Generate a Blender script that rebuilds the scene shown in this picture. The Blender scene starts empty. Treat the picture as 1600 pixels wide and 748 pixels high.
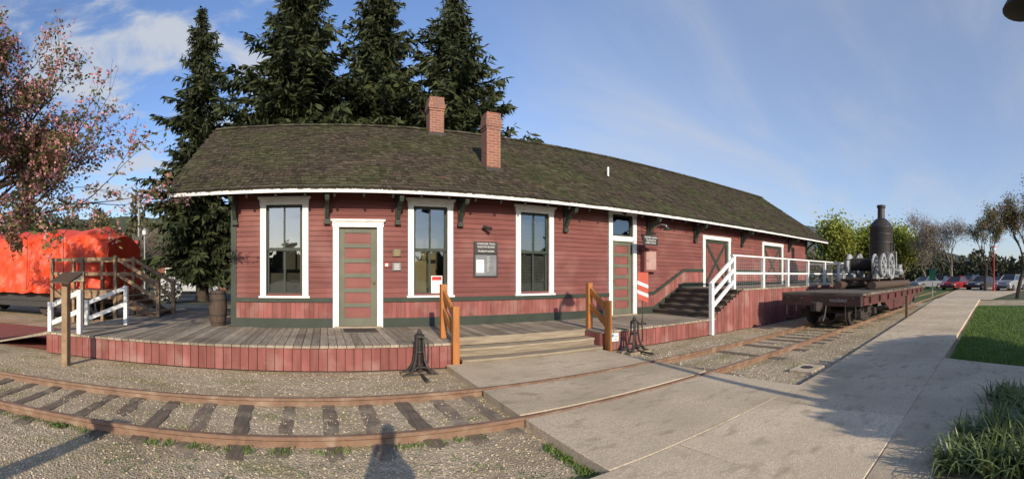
import bpy, math, random
from mathutils import Vector, Matrix, noise, Euler
from math import sin, cos, tan, atan, atan2, radians, pi, sqrt
R = random.Random(7)
S = bpy.context.scene
COL = S.collection
H0 = 1.56; F = 668.0; X0 = 505.0; HY = 430.0
def az(x): return (x - X0) / F
def zz(y, slant): return H0 + (HY - y) / F * slant
def pol(x, slant): a = az(x); return slant * sin(a), slant * cos(a)

# ------------------------------------------------------------------ helpers
def wloc(o):
    v = Vector((0, 0, 0))
    while o is not None:
        v += Vector(o.location); o = o.parent
    return v

class MB:
    def __init__(s): s.v = []; s.f = []; s.t = []
    def add(s, vs, fs, t=.5):
        n = len(s.v); s.v.extend([tuple(v) for v in vs])
        for f in fs:
            s.f.append([i + n for i in f]); s.t.append(t)
        return s
    def box(s, x0, x1, y0, y1, z0, z1, t=.5):
        return s.add([(x0,y0,z0),(x1,y0,z0),(x1,y1,z0),(x0,y1,z0),(x0,y0,z1),(x1,y0,z1),(x1,y1,z1),(x0,y1,z1)],
              [(0,3,2,1),(4,5,6,7),(0,1,5,4),(1,2,6,5),(2,3,7,6),(3,0,4,7)], t)
    def beam(s, p, q, w, h, t=.5, up=(0, 0, 1)):
        p = Vector(p); q = Vector(q); d = (q - p).normalized(); u = Vector(up)
        if abs(d.dot(u)) > .98: u = Vector((0, 1, 0))
        a = d.cross(u).normalized(); b = a.cross(d).normalized()
        vs = []
        for c in (p, q):
            for i, j in ((-1,-1),(1,-1),(1,1),(-1,1)): vs.append(c + a*(i*w/2) + b*(j*h/2))
        return s.add(vs, [(0,3,2,1),(4,5,6,7),(0,1,5,4),(1,2,6,5),(2,3,7,6),(3,0,4,7)], t)
    def tube(s, pts, rs, n=8, cap=True, t=.5):
        pts = [Vector(p) for p in pts]
        if not hasattr(rs, '__len__'): rs = [rs] * len(pts)
        base = len(s.v); prev = None
        for i, p in enumerate(pts):
            d = (pts[min(i+1, len(pts)-1)] - pts[max(i-1, 0)])
            if d.length < 1e-9: d = Vector((0,0,1))
            d.normalize()
            a = prev if prev is not None else (Vector((0,0,1)) if abs(d.z) < .9 else Vector((1,0,0)))
            a = (a - d * a.dot(d))
            if a.length < 1e-6: a = d.orthogonal()
            a.normalize(); prev = a; b = d.cross(a)
            for k in range(n):
                g = 2*pi*k/n
                s.v.append(tuple(p + (a*cos(g) + b*sin(g)) * rs[i]))
        for i in range(len(pts)-1):
            for k in range(n):
                s.f.append([base+i*n+k, base+i*n+(k+1)%n, base+(i+1)*n+(k+1)%n, base+(i+1)*n+k]); s.t.append(t)
        if cap:
            s.f.append([base+k for k in range(n)][::-1]); s.t.append(t)
            s.f.append([base+(len(pts)-1)*n+k for k in range(n)]); s.t.append(t)
        return s
    def lathe(s, prof, c=(0,0,0), n=20, axis='z', t=.5):
        base = len(s.v); c = Vector(c)
        for r, h in prof:
            for k in range(n):
                g = 2*pi*k/n
                if axis == 'z': v = Vector((r*cos(g), r*sin(g), h))
                elif axis == 'y': v = Vector((r*cos(g), h, r*sin(g)))
                else: v = Vector((h, r*cos(g), r*sin(g)))
                s.v.append(tuple(v + c))
        m = len(prof)
        for i in range(m-1):
            for k in range(n):
                s.f.append([base+i*n+k, base+i*n+(k+1)%n, base+(i+1)*n+(k+1)%n, base+(i+1)*n+k]); s.t.append(t)
        s.f.append([base+k for k in range(n)][::-1]); s.t.append(t)
        s.f.append([base+(m-1)*n+k for k in range(n)]); s.t.append(t)
        return s
    def prism(s, poly, axis, a0, a1, t=.5):
        n = len(poly); vs = []
        for a in (a0, a1):
            for u, w in poly:
                vs.append({'x': (a,u,w), 'y': (u,a,w), 'z': (u,w,a)}[axis])
        fs = [list(range(n))[::-1], [n+i for i in range(n)]]
        for i in range(n): fs.append([i, (i+1) % n, n+(i+1) % n, n+i])
        return s.add(vs, fs, t)
    def leaf(s, c, d, l, w, t=.5, rng=R):
        d = Vector(d).normalized()
        a = d.cross(Vector((rng.uniform(-1,1), rng.uniform(-1,1), rng.uniform(-1,1))))
        if a.length < 1e-4: a = d.orthogonal()
        a.normalize(); c = Vector(c)
        return s.add([c, c + d*l*.5 + a*w*.5, c + d*l, c + d*l*.5 - a*w*.5], [(0,1,2,3)], t)
    def build(s, name, m, parent=None, world=True, smooth=False, bevel=0):
        me = bpy.data.meshes.new(name)
        if parent is not None and world:
            o = wloc(parent); vs = [(v[0]-o.x, v[1]-o.y, v[2]-o.z) for v in s.v]
        else: vs = s.v
        me.from_pydata(vs, [], s.f)
        at = me.attributes.new('tone', 'FLOAT', 'FACE'); at.data.foreach_set('value', s.t)
        me.materials.append(m)
        if smooth:
            me.polygons.foreach_set('use_smooth', [True]*len(me.polygons))
            me.set_sharp_from_angle(angle=radians(38))
        me.update()
        ob = bpy.data.objects.new(name, me); COL.objects.link(ob)
        if parent is not None: ob.parent = parent
        if bevel:
            b = ob.modifiers.new('bevel', 'BEVEL'); b.width = bevel; b.segments = 2; b.limit_method = 'ANGLE'
        return ob

def tag(o, label, cat, group=None):
    o['label'] = label; o['category'] = cat
    if group: o['group'] = group
    return o
def struct(o): o['kind'] = 'structure'; return o
def stuff(o, label, cat): o['kind'] = 'stuff'; o['label'] = label; o['category'] = cat; return o
def thing(name, label, cat, loc, group=None, rz=0):
    o = bpy.data.objects.new(name, None); COL.objects.link(o)
    o.location = loc; o.rotation_euler = (0, 0, rz); o.empty_display_size = .2
    return tag(o, label, cat, group)
def text(name, body, size, loc, m, parent, rot=(pi/2, 0, 0), ax='CENTER', squash=1):
    cu = bpy.data.curves.new(name, 'FONT'); cu.body = body; cu.size = size; cu.extrude = .001
    cu.align_x = ax; cu.align_y = 'CENTER'
    tmp = bpy.data.objects.new('tmp', cu); COL.objects.link(tmp)
    dg = bpy.context.evaluated_depsgraph_get()
    me = bpy.data.meshes.new_from_object(tmp.evaluated_get(dg)); bpy.data.objects.remove(tmp)
    T = Matrix.Translation(Vector(loc) - wloc(parent)) @ Euler(rot).to_matrix().to_4x4() @ Matrix.Diagonal((squash,1,1,1))
    me.transform(T); me.materials.clear(); me.materials.append(m)
    o = bpy.data.objects.new(name, me); COL.objects.link(o); o.parent = parent
    return o

# ------------------------------------------------------------------ materials
def base_mat(name):
    m = bpy.data.materials.new(name); m.use_nodes = True
    nt = m.node_tree; b = nt.nodes['Principled BSDF']
    return m, nt, b
def N(nt, t, **kw):
    n = nt.nodes.new(t)
    for k, v in kw.items(): setattr(n, k, v)
    return n
def mixc(nt, fac, a, b, mode='MIX'):
    n = N(nt, 'ShaderNodeMix', data_type='RGBA', blend_type=mode)
    for sock, v in ((n.inputs['Factor'], fac), (n.inputs[6], a), (n.inputs[7], b)):
        if hasattr(v, 'links'): nt.links.new(v, sock)
        elif isinstance(v, (int, float)): sock.default_value = v
        else: sock.default_value = (*v, 1)
    return n.outputs[2]
def noise_fac(nt, co, scale, stretch=(1,1,1), lo=.35, hi=.65, detail=5):
    mp = N(nt, 'ShaderNodeMapping'); mp.inputs['Scale'].default_value = stretch
    nt.links.new(co, mp.inputs['Vector'])
    no = N(nt, 'ShaderNodeTexNoise'); no.inputs['Scale'].default_value = scale; no.inputs['Detail'].default_value = detail
    nt.links.new(mp.outputs[0], no.inputs['Vector'])
    mr = N(nt, 'ShaderNodeMapRange'); mr.inputs[1].default_value = lo; mr.inputs[2].default_value = hi
    nt.links.new(no.outputs['Fac'], mr.inputs[0])
    return mr.outputs[0]
def mat(name, c1, c2=None, scale=4, stretch=(1,1,1), rough=.75, bump=0, bscale=40, tone=0, dirt=None, dscale=.8, dlo=.5, dhi=.72, spec=.3, metal=0, bstretch=None, trans=0):
    m, nt, b = base_mat(name)
    co = N(nt, 'ShaderNodeTexCoord').outputs['Object']
    if c2 is None: c2 = tuple(x*.8 for x in c1)
    col = mixc(nt, noise_fac(nt, co, scale, stretch), c1, c2)
    if dirt: col = mixc(nt, noise_fac(nt, co, dscale, (1,1,1), dlo, dhi, 8), col, dirt)
    if tone:
        at = N(nt, 'ShaderNodeAttribute', attribute_name='tone')
        mr = N(nt, 'ShaderNodeMapRange'); mr.inputs[3].default_value = 1-tone; mr.inputs[4].default_value = 1+tone
        nt.links.new(at.outputs['Fac'], mr.inputs[0])
        sc = N(nt, 'ShaderNodeVectorMath', operation='SCALE')
        nt.links.new(col, sc.inputs[0]); nt.links.new(mr.outputs[0], sc.inputs['Scale'])
        col = sc.outputs[0]
    nt.links.new(col, b.inputs['Base Color'])
    b.inputs['Roughness'].default_value = rough; b.inputs['Specular IOR Level'].default_value = spec; b.inputs['Metallic'].default_value = metal
    if bump:
        f = noise_fac(nt, co, bscale, bstretch or stretch, 0, 1, 6)
        bp = N(nt, 'ShaderNodeBump'); bp.inputs['Strength'].default_value = bump; bp.inputs['Distance'].default_value = .012
        nt.links.new(f, bp.inputs['Height']); nt.links.new(bp.outputs[0], b.inputs['Normal'])
    if trans:
        tr = N(nt, 'ShaderNodeBsdfTranslucent'); nt.links.new(col, tr.inputs['Color'])
        mx = N(nt, 'ShaderNodeMixShader'); mx.inputs[0].default_value = trans
        nt.links.new(b.outputs[0], mx.inputs[1]); nt.links.new(tr.outputs[0], mx.inputs[2])
        nt.links.new(mx.outputs[0], nt.nodes['Material Output'].inputs[0])
    return m
def gravel_mat():
    m, nt, b = base_mat('gravel')
    co = N(nt, 'ShaderNodeTexCoord').outputs['Object']
    vo = N(nt, 'ShaderNodeTexVoronoi'); vo.inputs['Scale'].default_value = 55; nt.links.new(co, vo.inputs['Vector'])
    sep = N(nt, 'ShaderNodeSeparateColor'); nt.links.new(vo.outputs['Color'], sep.inputs[0])
    c = mixc(nt, sep.outputs[0], (.30,.235,.15), (.62,.51,.355))
    c = mixc(nt, noise_fac(nt, co, 9, lo=.4, hi=.7), c, (.40,.315,.205))
    c = mixc(nt, noise_fac(nt, co, .7, lo=.46, hi=.66, detail=8), c, (.32,.245,.15))
    moss = N(nt, 'ShaderNodeMath', operation='MULTIPLY'); nt.links.new(noise_fac(nt, co, 1.1, (1,1.8,1), .53, .68, 8), moss.inputs[0])
    nt.links.new(noise_fac(nt, co, 30, lo=.35, hi=.6), moss.inputs[1])
    c = mixc(nt, moss.outputs[0], c, (.21,.205,.065))
    nt.links.new(c, b.inputs['Base Color']); b.inputs['Roughness'].default_value = .95; b.inputs['Specular IOR Level'].default_value = .15
    mr = N(nt, 'ShaderNodeMath', operation='SUBTRACT'); mr.inputs[0].default_value = 1; nt.links.new(vo.outputs['Distance'], mr.inputs[1])
    bp = N(nt, 'ShaderNodeBump'); bp.inputs['Strength'].default_value = .75; bp.inputs['Distance'].default_value = .012
    nt.links.new(mr.outputs[0], bp.inputs['Height'])
    bp2 = N(nt, 'ShaderNodeBump'); bp2.inputs['Strength'].default_value = .6; bp2.inputs['Distance'].default_value = .05
    nt.links.new(noise_fac(nt, co, 5, lo=0, hi=1), bp2.inputs['Height']); nt.links.new(bp.outputs[0], bp2.inputs['Normal'])
    nt.links.new(bp2.outputs[0], b.inputs['Normal'])
    return m
def concrete_mat():
    m, nt, b = base_mat('exposed_aggregate_concrete')
    co = N(nt, 'ShaderNodeTexCoord').outputs['Object']
    vo = N(nt, 'ShaderNodeTexVoronoi'); vo.inputs['Scale'].default_value = 95; nt.links.new(co, vo.inputs['Vector'])
    sep = N(nt, 'ShaderNodeSeparateColor'); nt.links.new(vo.outputs['Color'], sep.inputs[0])
    c = mixc(nt, sep.outputs[0], (.45,.355,.235), (.71,.58,.41))
    c = mixc(nt, noise_fac(nt, co, 1.1, lo=.42, hi=.72, detail=9), c, (.45,.36,.24))
    c = mixc(nt, noise_fac(nt, co, 3.5, (1,2,1), .55, .75, 9), c, (.36,.285,.19))
    at = N(nt, 'ShaderNodeAttribute', attribute_name='tone')
    mr = N(nt, 'ShaderNodeMapRange'); mr.inputs[3].default_value = .86; mr.inputs[4].default_value = 1.10
    nt.links.new(at.outputs['Fac'], mr.inputs[0])
    sc = N(nt, 'ShaderNodeVectorMath', operation='SCALE'); nt.links.new(c, sc.inputs[0]); nt.links.new(mr.outputs[0], sc.inputs['Scale'])
    nt.links.new(sc.outputs[0], b.inputs['Base Color']); b.inputs['Roughness'].default_value = .9; b.inputs['Specular IOR Level'].default_value = .15
    bp = N(nt, 'ShaderNodeBump'); bp.inputs['Strength'].default_value = .4; bp.inputs['Distance'].default_value = .006; bp.invert = True
    nt.links.new(vo.outputs['Distance'], bp.inputs['Height'])
    bp2 = N(nt, 'ShaderNodeBump'); bp2.inputs['Strength'].default_value = .25; bp2.inputs['Distance'].default_value = .03
    nt.links.new(noise_fac(nt, co, 2.5, lo=0, hi=1), bp2.inputs['Height']); nt.links.new(bp.outputs[0], bp2.inputs['Normal'])
    nt.links.new(bp2.outputs[0], b.inputs['Normal'])
    return m
def glass_mat():
    m, nt, b = base_mat('window_glass'); nt.nodes.remove(b)
    tr = N(nt, 'ShaderNodeBsdfTransparent'); tr.inputs[0].default_value = (.62,.66,.64,1)
    gl = N(nt, 'ShaderNodeBsdfGlossy'); gl.inputs['Roughness'].default_value = .015; gl.inputs[0].default_value = (.80,.90,1,1)
    lw = N(nt, 'ShaderNodeLayerWeight'); lw.inputs[0].default_value = .35
    mr = N(nt, 'ShaderNodeMapRange'); mr.inputs[3].default_value = .13; mr.inputs[4].default_value = .8; nt.links.new(lw.outputs['Fresnel'], mr.inputs[0])
    co = N(nt, 'ShaderNodeTexCoord').outputs['Object']
    bp = N(nt, 'ShaderNodeBump'); bp.inputs['Strength'].default_value = .12; bp.inputs['Distance'].default_value = .02
    nt.links.new(noise_fac(nt, co, 2.2, lo=0, hi=1, detail=1), bp.inputs['Height']); nt.links.new(bp.outputs[0], gl.inputs['Normal'])
    mx = N(nt, 'ShaderNodeMixShader'); nt.links.new(mr.outputs[0], mx.inputs[0])
    nt.links.new(tr.outputs[0], mx.inputs[1]); nt.links.new(gl.outputs[0], mx.inputs[2])
    nt.links.new(mx.outputs[0], nt.nodes['Material Output'].inputs[0])
    return m
M = {}
M['siding'] = mat('painted_siding', (.190,.066,.056), (.152,.050,.043), 3, (.5,1,6), .75, .25, 30, tone=.14, dirt=(.23,.10,.084), dscale=1.3, bstretch=(.15,1,3))
M['skirt'] = mat('faded_red_boards', (.265,.095,.080), (.198,.066,.056), 3, (3,3,.6), .85, .35, 30, tone=.20, dirt=(.29,.155,.13), dscale=2.2, bstretch=(3,3,.3))
M['green'] = mat('dark_green_paint', (.040,.050,.036), (.030,.039,.028), 3, rough=.6, bump=.1)
M['doorgreen'] = mat('grey_green_paint', (.135,.138,.098), (.11,.112,.08), 3, rough=.6, bump=.1)
M['doorred'] = mat('door_red_paint', (.235,.082,.068), (.195,.067,.056), 3, rough=.6, bump=.1)
M['white'] = mat('white_paint', (.78,.77,.73), (.70,.69,.65), 5, rough=.55, bump=.1, dirt=(.58,.56,.50), dscale=3, dlo=.55, dhi=.85)
M['dark'] = mat('dark_void', (.018,.016,.014), rough=.9)
M['room'] = mat('room_wall', (.13,.11,.085), (.07,.058,.045), 1.2, rough=.9)
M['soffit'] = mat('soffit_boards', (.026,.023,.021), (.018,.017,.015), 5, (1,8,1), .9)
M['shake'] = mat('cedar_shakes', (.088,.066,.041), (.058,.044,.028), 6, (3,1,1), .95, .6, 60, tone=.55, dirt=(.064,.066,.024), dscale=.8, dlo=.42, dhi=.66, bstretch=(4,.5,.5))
M['deck'] = mat('weathered_deck', (.37,.31,.23), (.25,.205,.15), 5, (5,.5,1), .9, .5, 30, tone=.28, dirt=(.19,.155,.11), dscale=1.1, bstretch=(6,.3,1))
M['cardeck'] = mat('dark_weathered_planks', (.20,.165,.125), (.125,.10,.078), 5, (5,.5,1), .9, .5, 30, tone=.35, dirt=(.08,.065,.05), dscale=1.1, bstretch=(6,.3,1))
M['deckx'] = mat('weathered_steps', (.36,.295,.21), (.24,.19,.132), 5, (.5,5,5), .9, .5, 30, tone=.22, bstretch=(.3,6,6))
M['dsteps'] = mat('dark_stair_wood', (.17,.135,.10), (.11,.085,.062), 5, (3,.5,5), .9, .4, 30, tone=.3)
M['tie'] = mat('weathered_sleeper', (.215,.165,.115), (.145,.11,.078), 4, (6,.5,1), .95, .9, 26, tone=.32, dirt=(.33,.265,.175), dscale=2.2, dlo=.52, dhi=.70, bstretch=(7,.3,2))
M['rail'] = mat('rusty_rail', (.22,.125,.075), (.15,.085,.052), 12, rough=.6, bump=.3, dirt=(.30,.21,.14), dscale=6, spec=.5)
M['concrete'] = concrete_mat()
M['gravel'] = gravel_mat()
M['stone'] = mat('loose_stone', (.52,.43,.30), (.33,.265,.18), 30, rough=.95, tone=.4, spec=.15)
M['grass'] = mat('lawn_soil', (.06,.105,.02), (.085,.12,.03), 8, rough=.95, bump=.8, bscale=60)
M['blade'] = mat('grass_blade', (.10,.18,.028), (.13,.19,.04), 2, rough=.6, tone=.4, trans=.3)
M['field'] = mat('distant_ground', (.11,.10,.055), (.075,.085,.035), .05, rough=.95)
M['asphalt'] = mat('asphalt', (.06,.058,.055), (.045,.043,.041), 3, rough=.9)
M['orange'] = mat('varnished_orange_timber', (.44,.18,.05), (.33,.12,.033), 4, (6,6,.4), .55, .2, 30)
M['black'] = mat('black_iron', (.022,.021,.02), (.035,.028,.024), 9, rough=.55, bump=.2, spec=.5)
M['iron'] = mat('dark_rusted_iron', (.05,.038,.032), (.032,.027,.024), 8, rough=.7, bump=.3, spec=.4)
M['carred'] = mat('oxide_red_steel', (.125,.038,.034), (.08,.03,.027), 4, rough=.8, bump=.25, dirt=(.055,.036,.03), dscale=2)
M['carend'] = mat('grimy_end_sill', (.075,.034,.029), (.045,.027,.023), 4, rough=.85, bump=.3, dirt=(.035,.028,.025), dscale=2.5)
M['winch'] = mat('pale_grey_machine_paint', (.36,.37,.37), (.26,.27,.27), 4, rough=.55, bump=.15, dirt=(.11,.095,.08), dscale=3.5, dlo=.48, dhi=.72)
M['galv'] = mat('galvanised_steel', (.36,.36,.35), (.28,.28,.275), 6, rough=.55)
M['tarp'] = mat('orange_tarpaulin', (.86,.095,.03), (.72,.068,.022), 2, rough=.5, bump=.45, bscale=8, spec=.35, trans=.15)
M['wood'] = mat('brown_timber', (.20,.125,.07), (.13,.08,.048), 4, (2,2,2), .85, .3, 30, tone=.2)
M['palewood'] = mat('pale_stair_timber', (.32,.22,.13), (.22,.145,.085), 4, (2,2,2), .85, .3, 30, tone=.2)
M['barrel'] = mat('old_barrel_staves', (.10,.066,.045), (.06,.04,.03), 5, (8,8,.6), .8, .4, 20)
M['bark'] = mat('tree_bark', (.075,.055,.042), (.05,.038,.03), 8, (2,2,.5), .95, .8, 20)
M['greybark'] = mat('grey_bark', (.20,.165,.13), (.14,.115,.09), 4, rough=.95)
M['twig'] = mat('fine_twigs', (.24,.195,.15), (.17,.135,.105), 1, rough=.95, tone=.4)
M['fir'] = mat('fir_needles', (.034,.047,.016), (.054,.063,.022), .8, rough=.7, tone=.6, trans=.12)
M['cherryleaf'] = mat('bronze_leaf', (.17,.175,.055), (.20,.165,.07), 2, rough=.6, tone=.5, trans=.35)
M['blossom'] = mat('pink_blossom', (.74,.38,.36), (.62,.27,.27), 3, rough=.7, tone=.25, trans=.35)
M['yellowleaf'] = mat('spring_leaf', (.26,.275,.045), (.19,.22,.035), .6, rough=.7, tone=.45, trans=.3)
M['darkleaf'] = mat('dark_leaf', (.045,.06,.024), (.065,.07,.03), .5, rough=.8, tone=.45, trans=.2)
M['woodleaf'] = mat('far_wood_leaf', (.060,.066,.030), (.095,.080,.042), .08, rough=.9, tone=.4)
M['strap'] = mat('strap_leaf', (.17,.215,.075), (.115,.165,.05), 3, rough=.45, tone=.5, trans=.3, spec=.5)
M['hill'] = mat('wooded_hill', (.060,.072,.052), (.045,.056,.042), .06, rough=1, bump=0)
M['farhill'] = mat('hazy_far_hill', (.12,.145,.16), (.10,.125,.14), .05, rough=1, bump=0)  # pale blue distance haze is mixed into the base colour
M['brickbuild'] = mat('far_brick', (.24,.105,.07), (.19,.08,.055), 3, rough=.9)
M['paver'] = mat('red_brick_pavers', (.30,.10,.075), (.22,.075,.06), 6, rough=.9, bump=.5, bscale=25)
M['chrome'] = mat('steel', (.5,.5,.5), rough=.3, metal=1)
M['tyre'] = mat('tyre', (.02,.02,.02), rough=.9)
M['carglass'] = mat('car_glass', (.02,.025,.03), rough=.08, spec=.8)
M['lampw'] = mat('lamp_lens', (.7,.7,.68), rough=.2)
M['red'] = mat('red_paint', (.50,.035,.03), rough=.5)
M['orred'] = mat('orange_red_paint', (.55,.12,.075), (.47,.10,.06), rough=.5)
M['palered'] = mat('pale_faded_panel', (.42,.27,.24), (.36,.21,.18), 5, rough=.7)
M['bronze'] = mat('bronze_plaque', (.16,.12,.06), (.10,.08,.045), 20, rough=.5)
M['greyplate'] = mat('grey_plate', (.17,.17,.165), rough=.5)
M['slate'] = mat('bulletin_slate', (.20,.205,.21), (.15,.155,.16), 6, rough=.7)
M['paper'] = mat('paper', (.75,.74,.70), (.68,.67,.63), 8, rough=.8)
M['sgreen'] = mat('sign_green', (.03,.14,.08), rough=.5)
M['cloth'] = mat('dark_clothes', (.05,.055,.07), rough=.9)
M['glass'] = glass_mat()
M['blind'] = mat('blind_slats', (.20,.19,.17), rough=.6)
M['curtain'] = mat('interior_paper', (.42,.33,.18), (.30,.22,.12), 2, rough=.8)
M['snow'] = mat('white_flower', (.72,.70,.68), rough=.8, tone=.2, trans=.2)
def brick_mat():
    m, nt, b = base_mat('chimney_brick')
    co = N(nt, 'ShaderNodeTexCoord').outputs['Object']
    sx = N(nt, 'ShaderNodeSeparateXYZ'); nt.links.new(co, sx.inputs[0])
    ad = N(nt, 'ShaderNodeMath', operation='ADD'); nt.links.new(sx.outputs[0], ad.inputs[0]); nt.links.new(sx.outputs[1], ad.inputs[1])
    cb = N(nt, 'ShaderNodeCombineXYZ'); nt.links.new(ad.outputs[0], cb.inputs[0]); nt.links.new(sx.outputs[2], cb.inputs[1])
    bt = N(nt, 'ShaderNodeTexBrick'); bt.inputs['Scale'].default_value = 1; bt.inputs['Brick Width'].default_value = .21; bt.inputs['Row Height'].default_value = .07
    bt.inputs['Mortar Size'].default_value = .008; bt.inputs['Color1'].default_value = (.30,.105,.055,1); bt.inputs['Color2'].default_value = (.22,.074,.045,1); bt.inputs['Mortar'].default_value = (.30,.24,.20,1)
    nt.links.new(cb.outputs[0], bt.inputs['Vector'])
    c = mixc(nt, noise_fac(nt, co, 3, lo=.5, hi=.8), bt.outputs['Color'], (.16,.10,.075))
    nt.links.new(c, b.inputs['Base Color']); b.inputs['Roughness'].default_value = .9
    bp = N(nt, 'ShaderNodeBump'); bp.inputs['Strength'].default_value = .6; bp.inputs['Distance'].default_value = .01; bp.invert = True
    nt.links.new(bt.outputs['Fac'], bp.inputs['Height']); nt.links.new(bp.outputs[0], b.inputs['Normal'])
    return m
M['brick'] = brick_mat()

# ------------------------------------------------------------------ camera, sun, sky
cd = bpy.data.cameras.new('camera'); cam = bpy.data.objects.new('camera', cd); COL.objects.link(cam); S.camera = cam
cd.type = 'PANO'; cd.panorama_type = 'CENTRAL_CYLINDRICAL'
U = 800 / F
cd.central_cylindrical_range_u_min = -U; cd.central_cylindrical_range_u_max = U
cd.central_cylindrical_range_v_min = -318 / F; cd.central_cylindrical_range_v_max = 430 / F
cd.central_cylindrical_radius = 1
cam.location = (0, 0, H0); cam.rotation_euler = (pi/2, 0, -az(800)); cd.clip_end = 5000; cd.clip_start = .05
SA = .142; SE = radians(20.5)
ld = bpy.data.lights.new('sun', 'SUN'); ld.energy = 5.0; ld.angle = radians(.5); ld.color = (1, .88, .70)
sun = bpy.data.objects.new('sun', ld); COL.objects.link(sun)
sun.rotation_euler = Vector((sin(SA)*cos(SE), cos(SA)*cos(SE), -sin(SE))).to_track_quat('-Z', 'Y').to_euler()
w = bpy.data.worlds.new('World'); S.world = w; w.use_nodes = True
nt = w.node_tree; bg = nt.nodes['Background']
sk = N(nt, 'ShaderNodeTexSky', sky_type='NISHITA'); sk.sun_disc = False; sk.sun_elevation = SE; sk.sun_rotation = pi + SA
sk.air_density = 1.0; sk.dust_density = .7; sk.ozone_density = 2.0
sky_t = mixc(nt, 1.0, sk.outputs[0], (1.38,1.46,1.74), 'MULTIPLY')
co = N(nt, 'ShaderNodeTexCoord').outputs['Generated']
sp = N(nt, 'ShaderNodeSeparateXYZ'); nt.links.new(co, sp.inputs[0])
zad = N(nt, 'ShaderNodeMath', operation='ADD'); zad.inputs[1].default_value = .16; nt.links.new(sp.outputs[2], zad.inputs[0])
zmx = N(nt, 'ShaderNodeMath', operation='MAXIMUM'); zmx.inputs[1].default_value = .05; nt.links.new(zad.outputs[0], zmx.inputs[0])
inv = N(nt, 'ShaderNodeMath', operation='DIVIDE'); inv.inputs[0].default_value = 1; nt.links.new(zmx.outputs[0], inv.inputs[1])
sv = N(nt, 'ShaderNodeVectorMath', operation='SCALE'); nt.links.new(co, sv.inputs[0]); nt.links.new(inv.outputs[0], sv.inputs['Scale'])
def wmap(rot, sc, loc):
    mpp = N(nt, 'ShaderNodeMapping'); mpp.inputs['Rotation'].default_value = (0, 0, radians(rot)); mpp.inputs['Scale'].default_value = sc; mpp.inputs['Location'].default_value = loc
    nt.links.new(sv.outputs[0], mpp.inputs['Vector']); return mpp.outputs[0]
def wn(scale, lo, hi, vec, dist=0, det=8, rg=.58):
    n = N(nt, 'ShaderNodeTexNoise'); n.inputs['Scale'].default_value = scale; n.inputs['Detail'].default_value = det; n.inputs['Distortion'].default_value = dist; n.inputs['Roughness'].default_value = rg
    nt.links.new(vec, n.inputs['Vector'])
    m_ = N(nt, 'ShaderNodeMapRange', interpolation_type='SMOOTHSTEP'); m_.inputs[1].default_value = lo; m_.inputs[2].default_value = hi; nt.links.new(n.outputs['Fac'], m_.inputs[0])
    return m_.outputs[0]
def wmask(a, te, lo, hi):
    d = Vector((sin(a), cos(a), te)).normalized()
    dp = N(nt, 'ShaderNodeVectorMath', operation='DOT_PRODUCT'); nt.links.new(co, dp.inputs[0]); dp.inputs[1].default_value = d
    m_ = N(nt, 'ShaderNodeMapRange', interpolation_type='SMOOTHSTEP'); m_.inputs[1].default_value = lo; m_.inputs[2].default_value = hi; nt.links.new(dp.outputs['Value'], m_.inputs[0])
    return m_.outputs[0]
def mul(*a):
    r = a[0]
    for b_ in a[1:]:
        n = N(nt, 'ShaderNodeMath', operation='MULTIPLY'); nt.links.new(r, n.inputs[0])
        if isinstance(b_, (int, float)): n.inputs[1].default_value = b_
        else: nt.links.new(b_, n.inputs[1])
        r = n.outputs[0]
    return r
CC = (5.1, 5.4, 5.9)
cirrus = mul(wn(1.1, .30, .78, wmap(-62, (.62,1.5,1), (3.1,1.7,0)), .7, 9, .58), wmask(az(1230), .27, .66, .98), .55)
haze = mul(wmask(az(1330), .08, .40, 1.0), .38)
puffs = mul(wn(2.6, .45, .64, wmap(10, (1,1.3,1), (1.3,.2,0)), .4), wmask(az(195), .42, .84, .985), .9)
wisps = mul(wn(1.3, .50, .85, wmap(35, (.5,1.5,1), (7.1,2.7,0)), .5), .4)
skc = mixc(nt, wisps, sky_t, CC); skc = mixc(nt, haze, skc, (3.9,4.45,5.4)); skc = mixc(nt, cirrus, skc, CC); skc = mixc(nt, puffs, skc, CC)
nt.links.new(skc, bg.inputs[0]); bg.inputs[1].default_value = .118
S.view_settings.view_transform = 'Standard'; S.view_settings.look = 'None'; S.view_settings.exposure = 0

# ------------------------------------------------------------------ ground
def sheet(name, poly, z, m):
    b = MB(); b.add([(x, y, z) for x, y in poly], [list(range(len(poly)))]); return struct(b.build(name, m))
sheet('ground', [(-900,-900),(900,-900),(900,900),(-900,900)], -.03, M['field'])
sheet('gravel_yard', [(-22,-9),(27,-9),(27,22),(-22,22)], 0, M['gravel'])
sheet('brick_pavement', [(-14,7.1),(-5.25,7.1),(-5.25,10.2),(-14,10.2)], .012, M['paver'])
sheet('parking_lot', [(38,5.2),(95,8),(95,60),(38,60)], -.012, M['asphalt'])
sheet('rear_street', [(-60,24),(-3,24),(-3,34),(-60,34)], -.012, M['asphalt'])
sheet('lawn', [(7.7,.82),(14,.78),(21.5,.8),(21.5,-9),(6.3,-9),(6.6,-1)], .05, M['grass'])
sheet('far_lawn', [(24,3.95),(24,8),(60,9.5),(60,4.6)], .01, M['grass'])
b = MB()
for i in range(26000):
    u = R.random()**1.7
    x = 6.7 + u*14; y = .8 - R.random()**1.3*(2.5 + 1.2*u*4)
    if x < 7.7 - .62*(.82-y) + .05: continue
    h = R.uniform(.03, .075); a = R.uniform(0, 2*pi); wd = .006 + u*.008
    dx, dy = cos(a), sin(a); lx, ly = R.uniform(-.03,.03), R.uniform(-.03,.03)
    b.add([(x-dx*wd,y-dy*wd,.05),(x+dx*wd,y+dy*wd,.05),(x+lx,y+ly,.05+h)], [(0,1,2)], R.random())
stuff(b.build('grass', M['blade']), 'short green lawn grass beside the concrete walk at right', 'grass')
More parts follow.
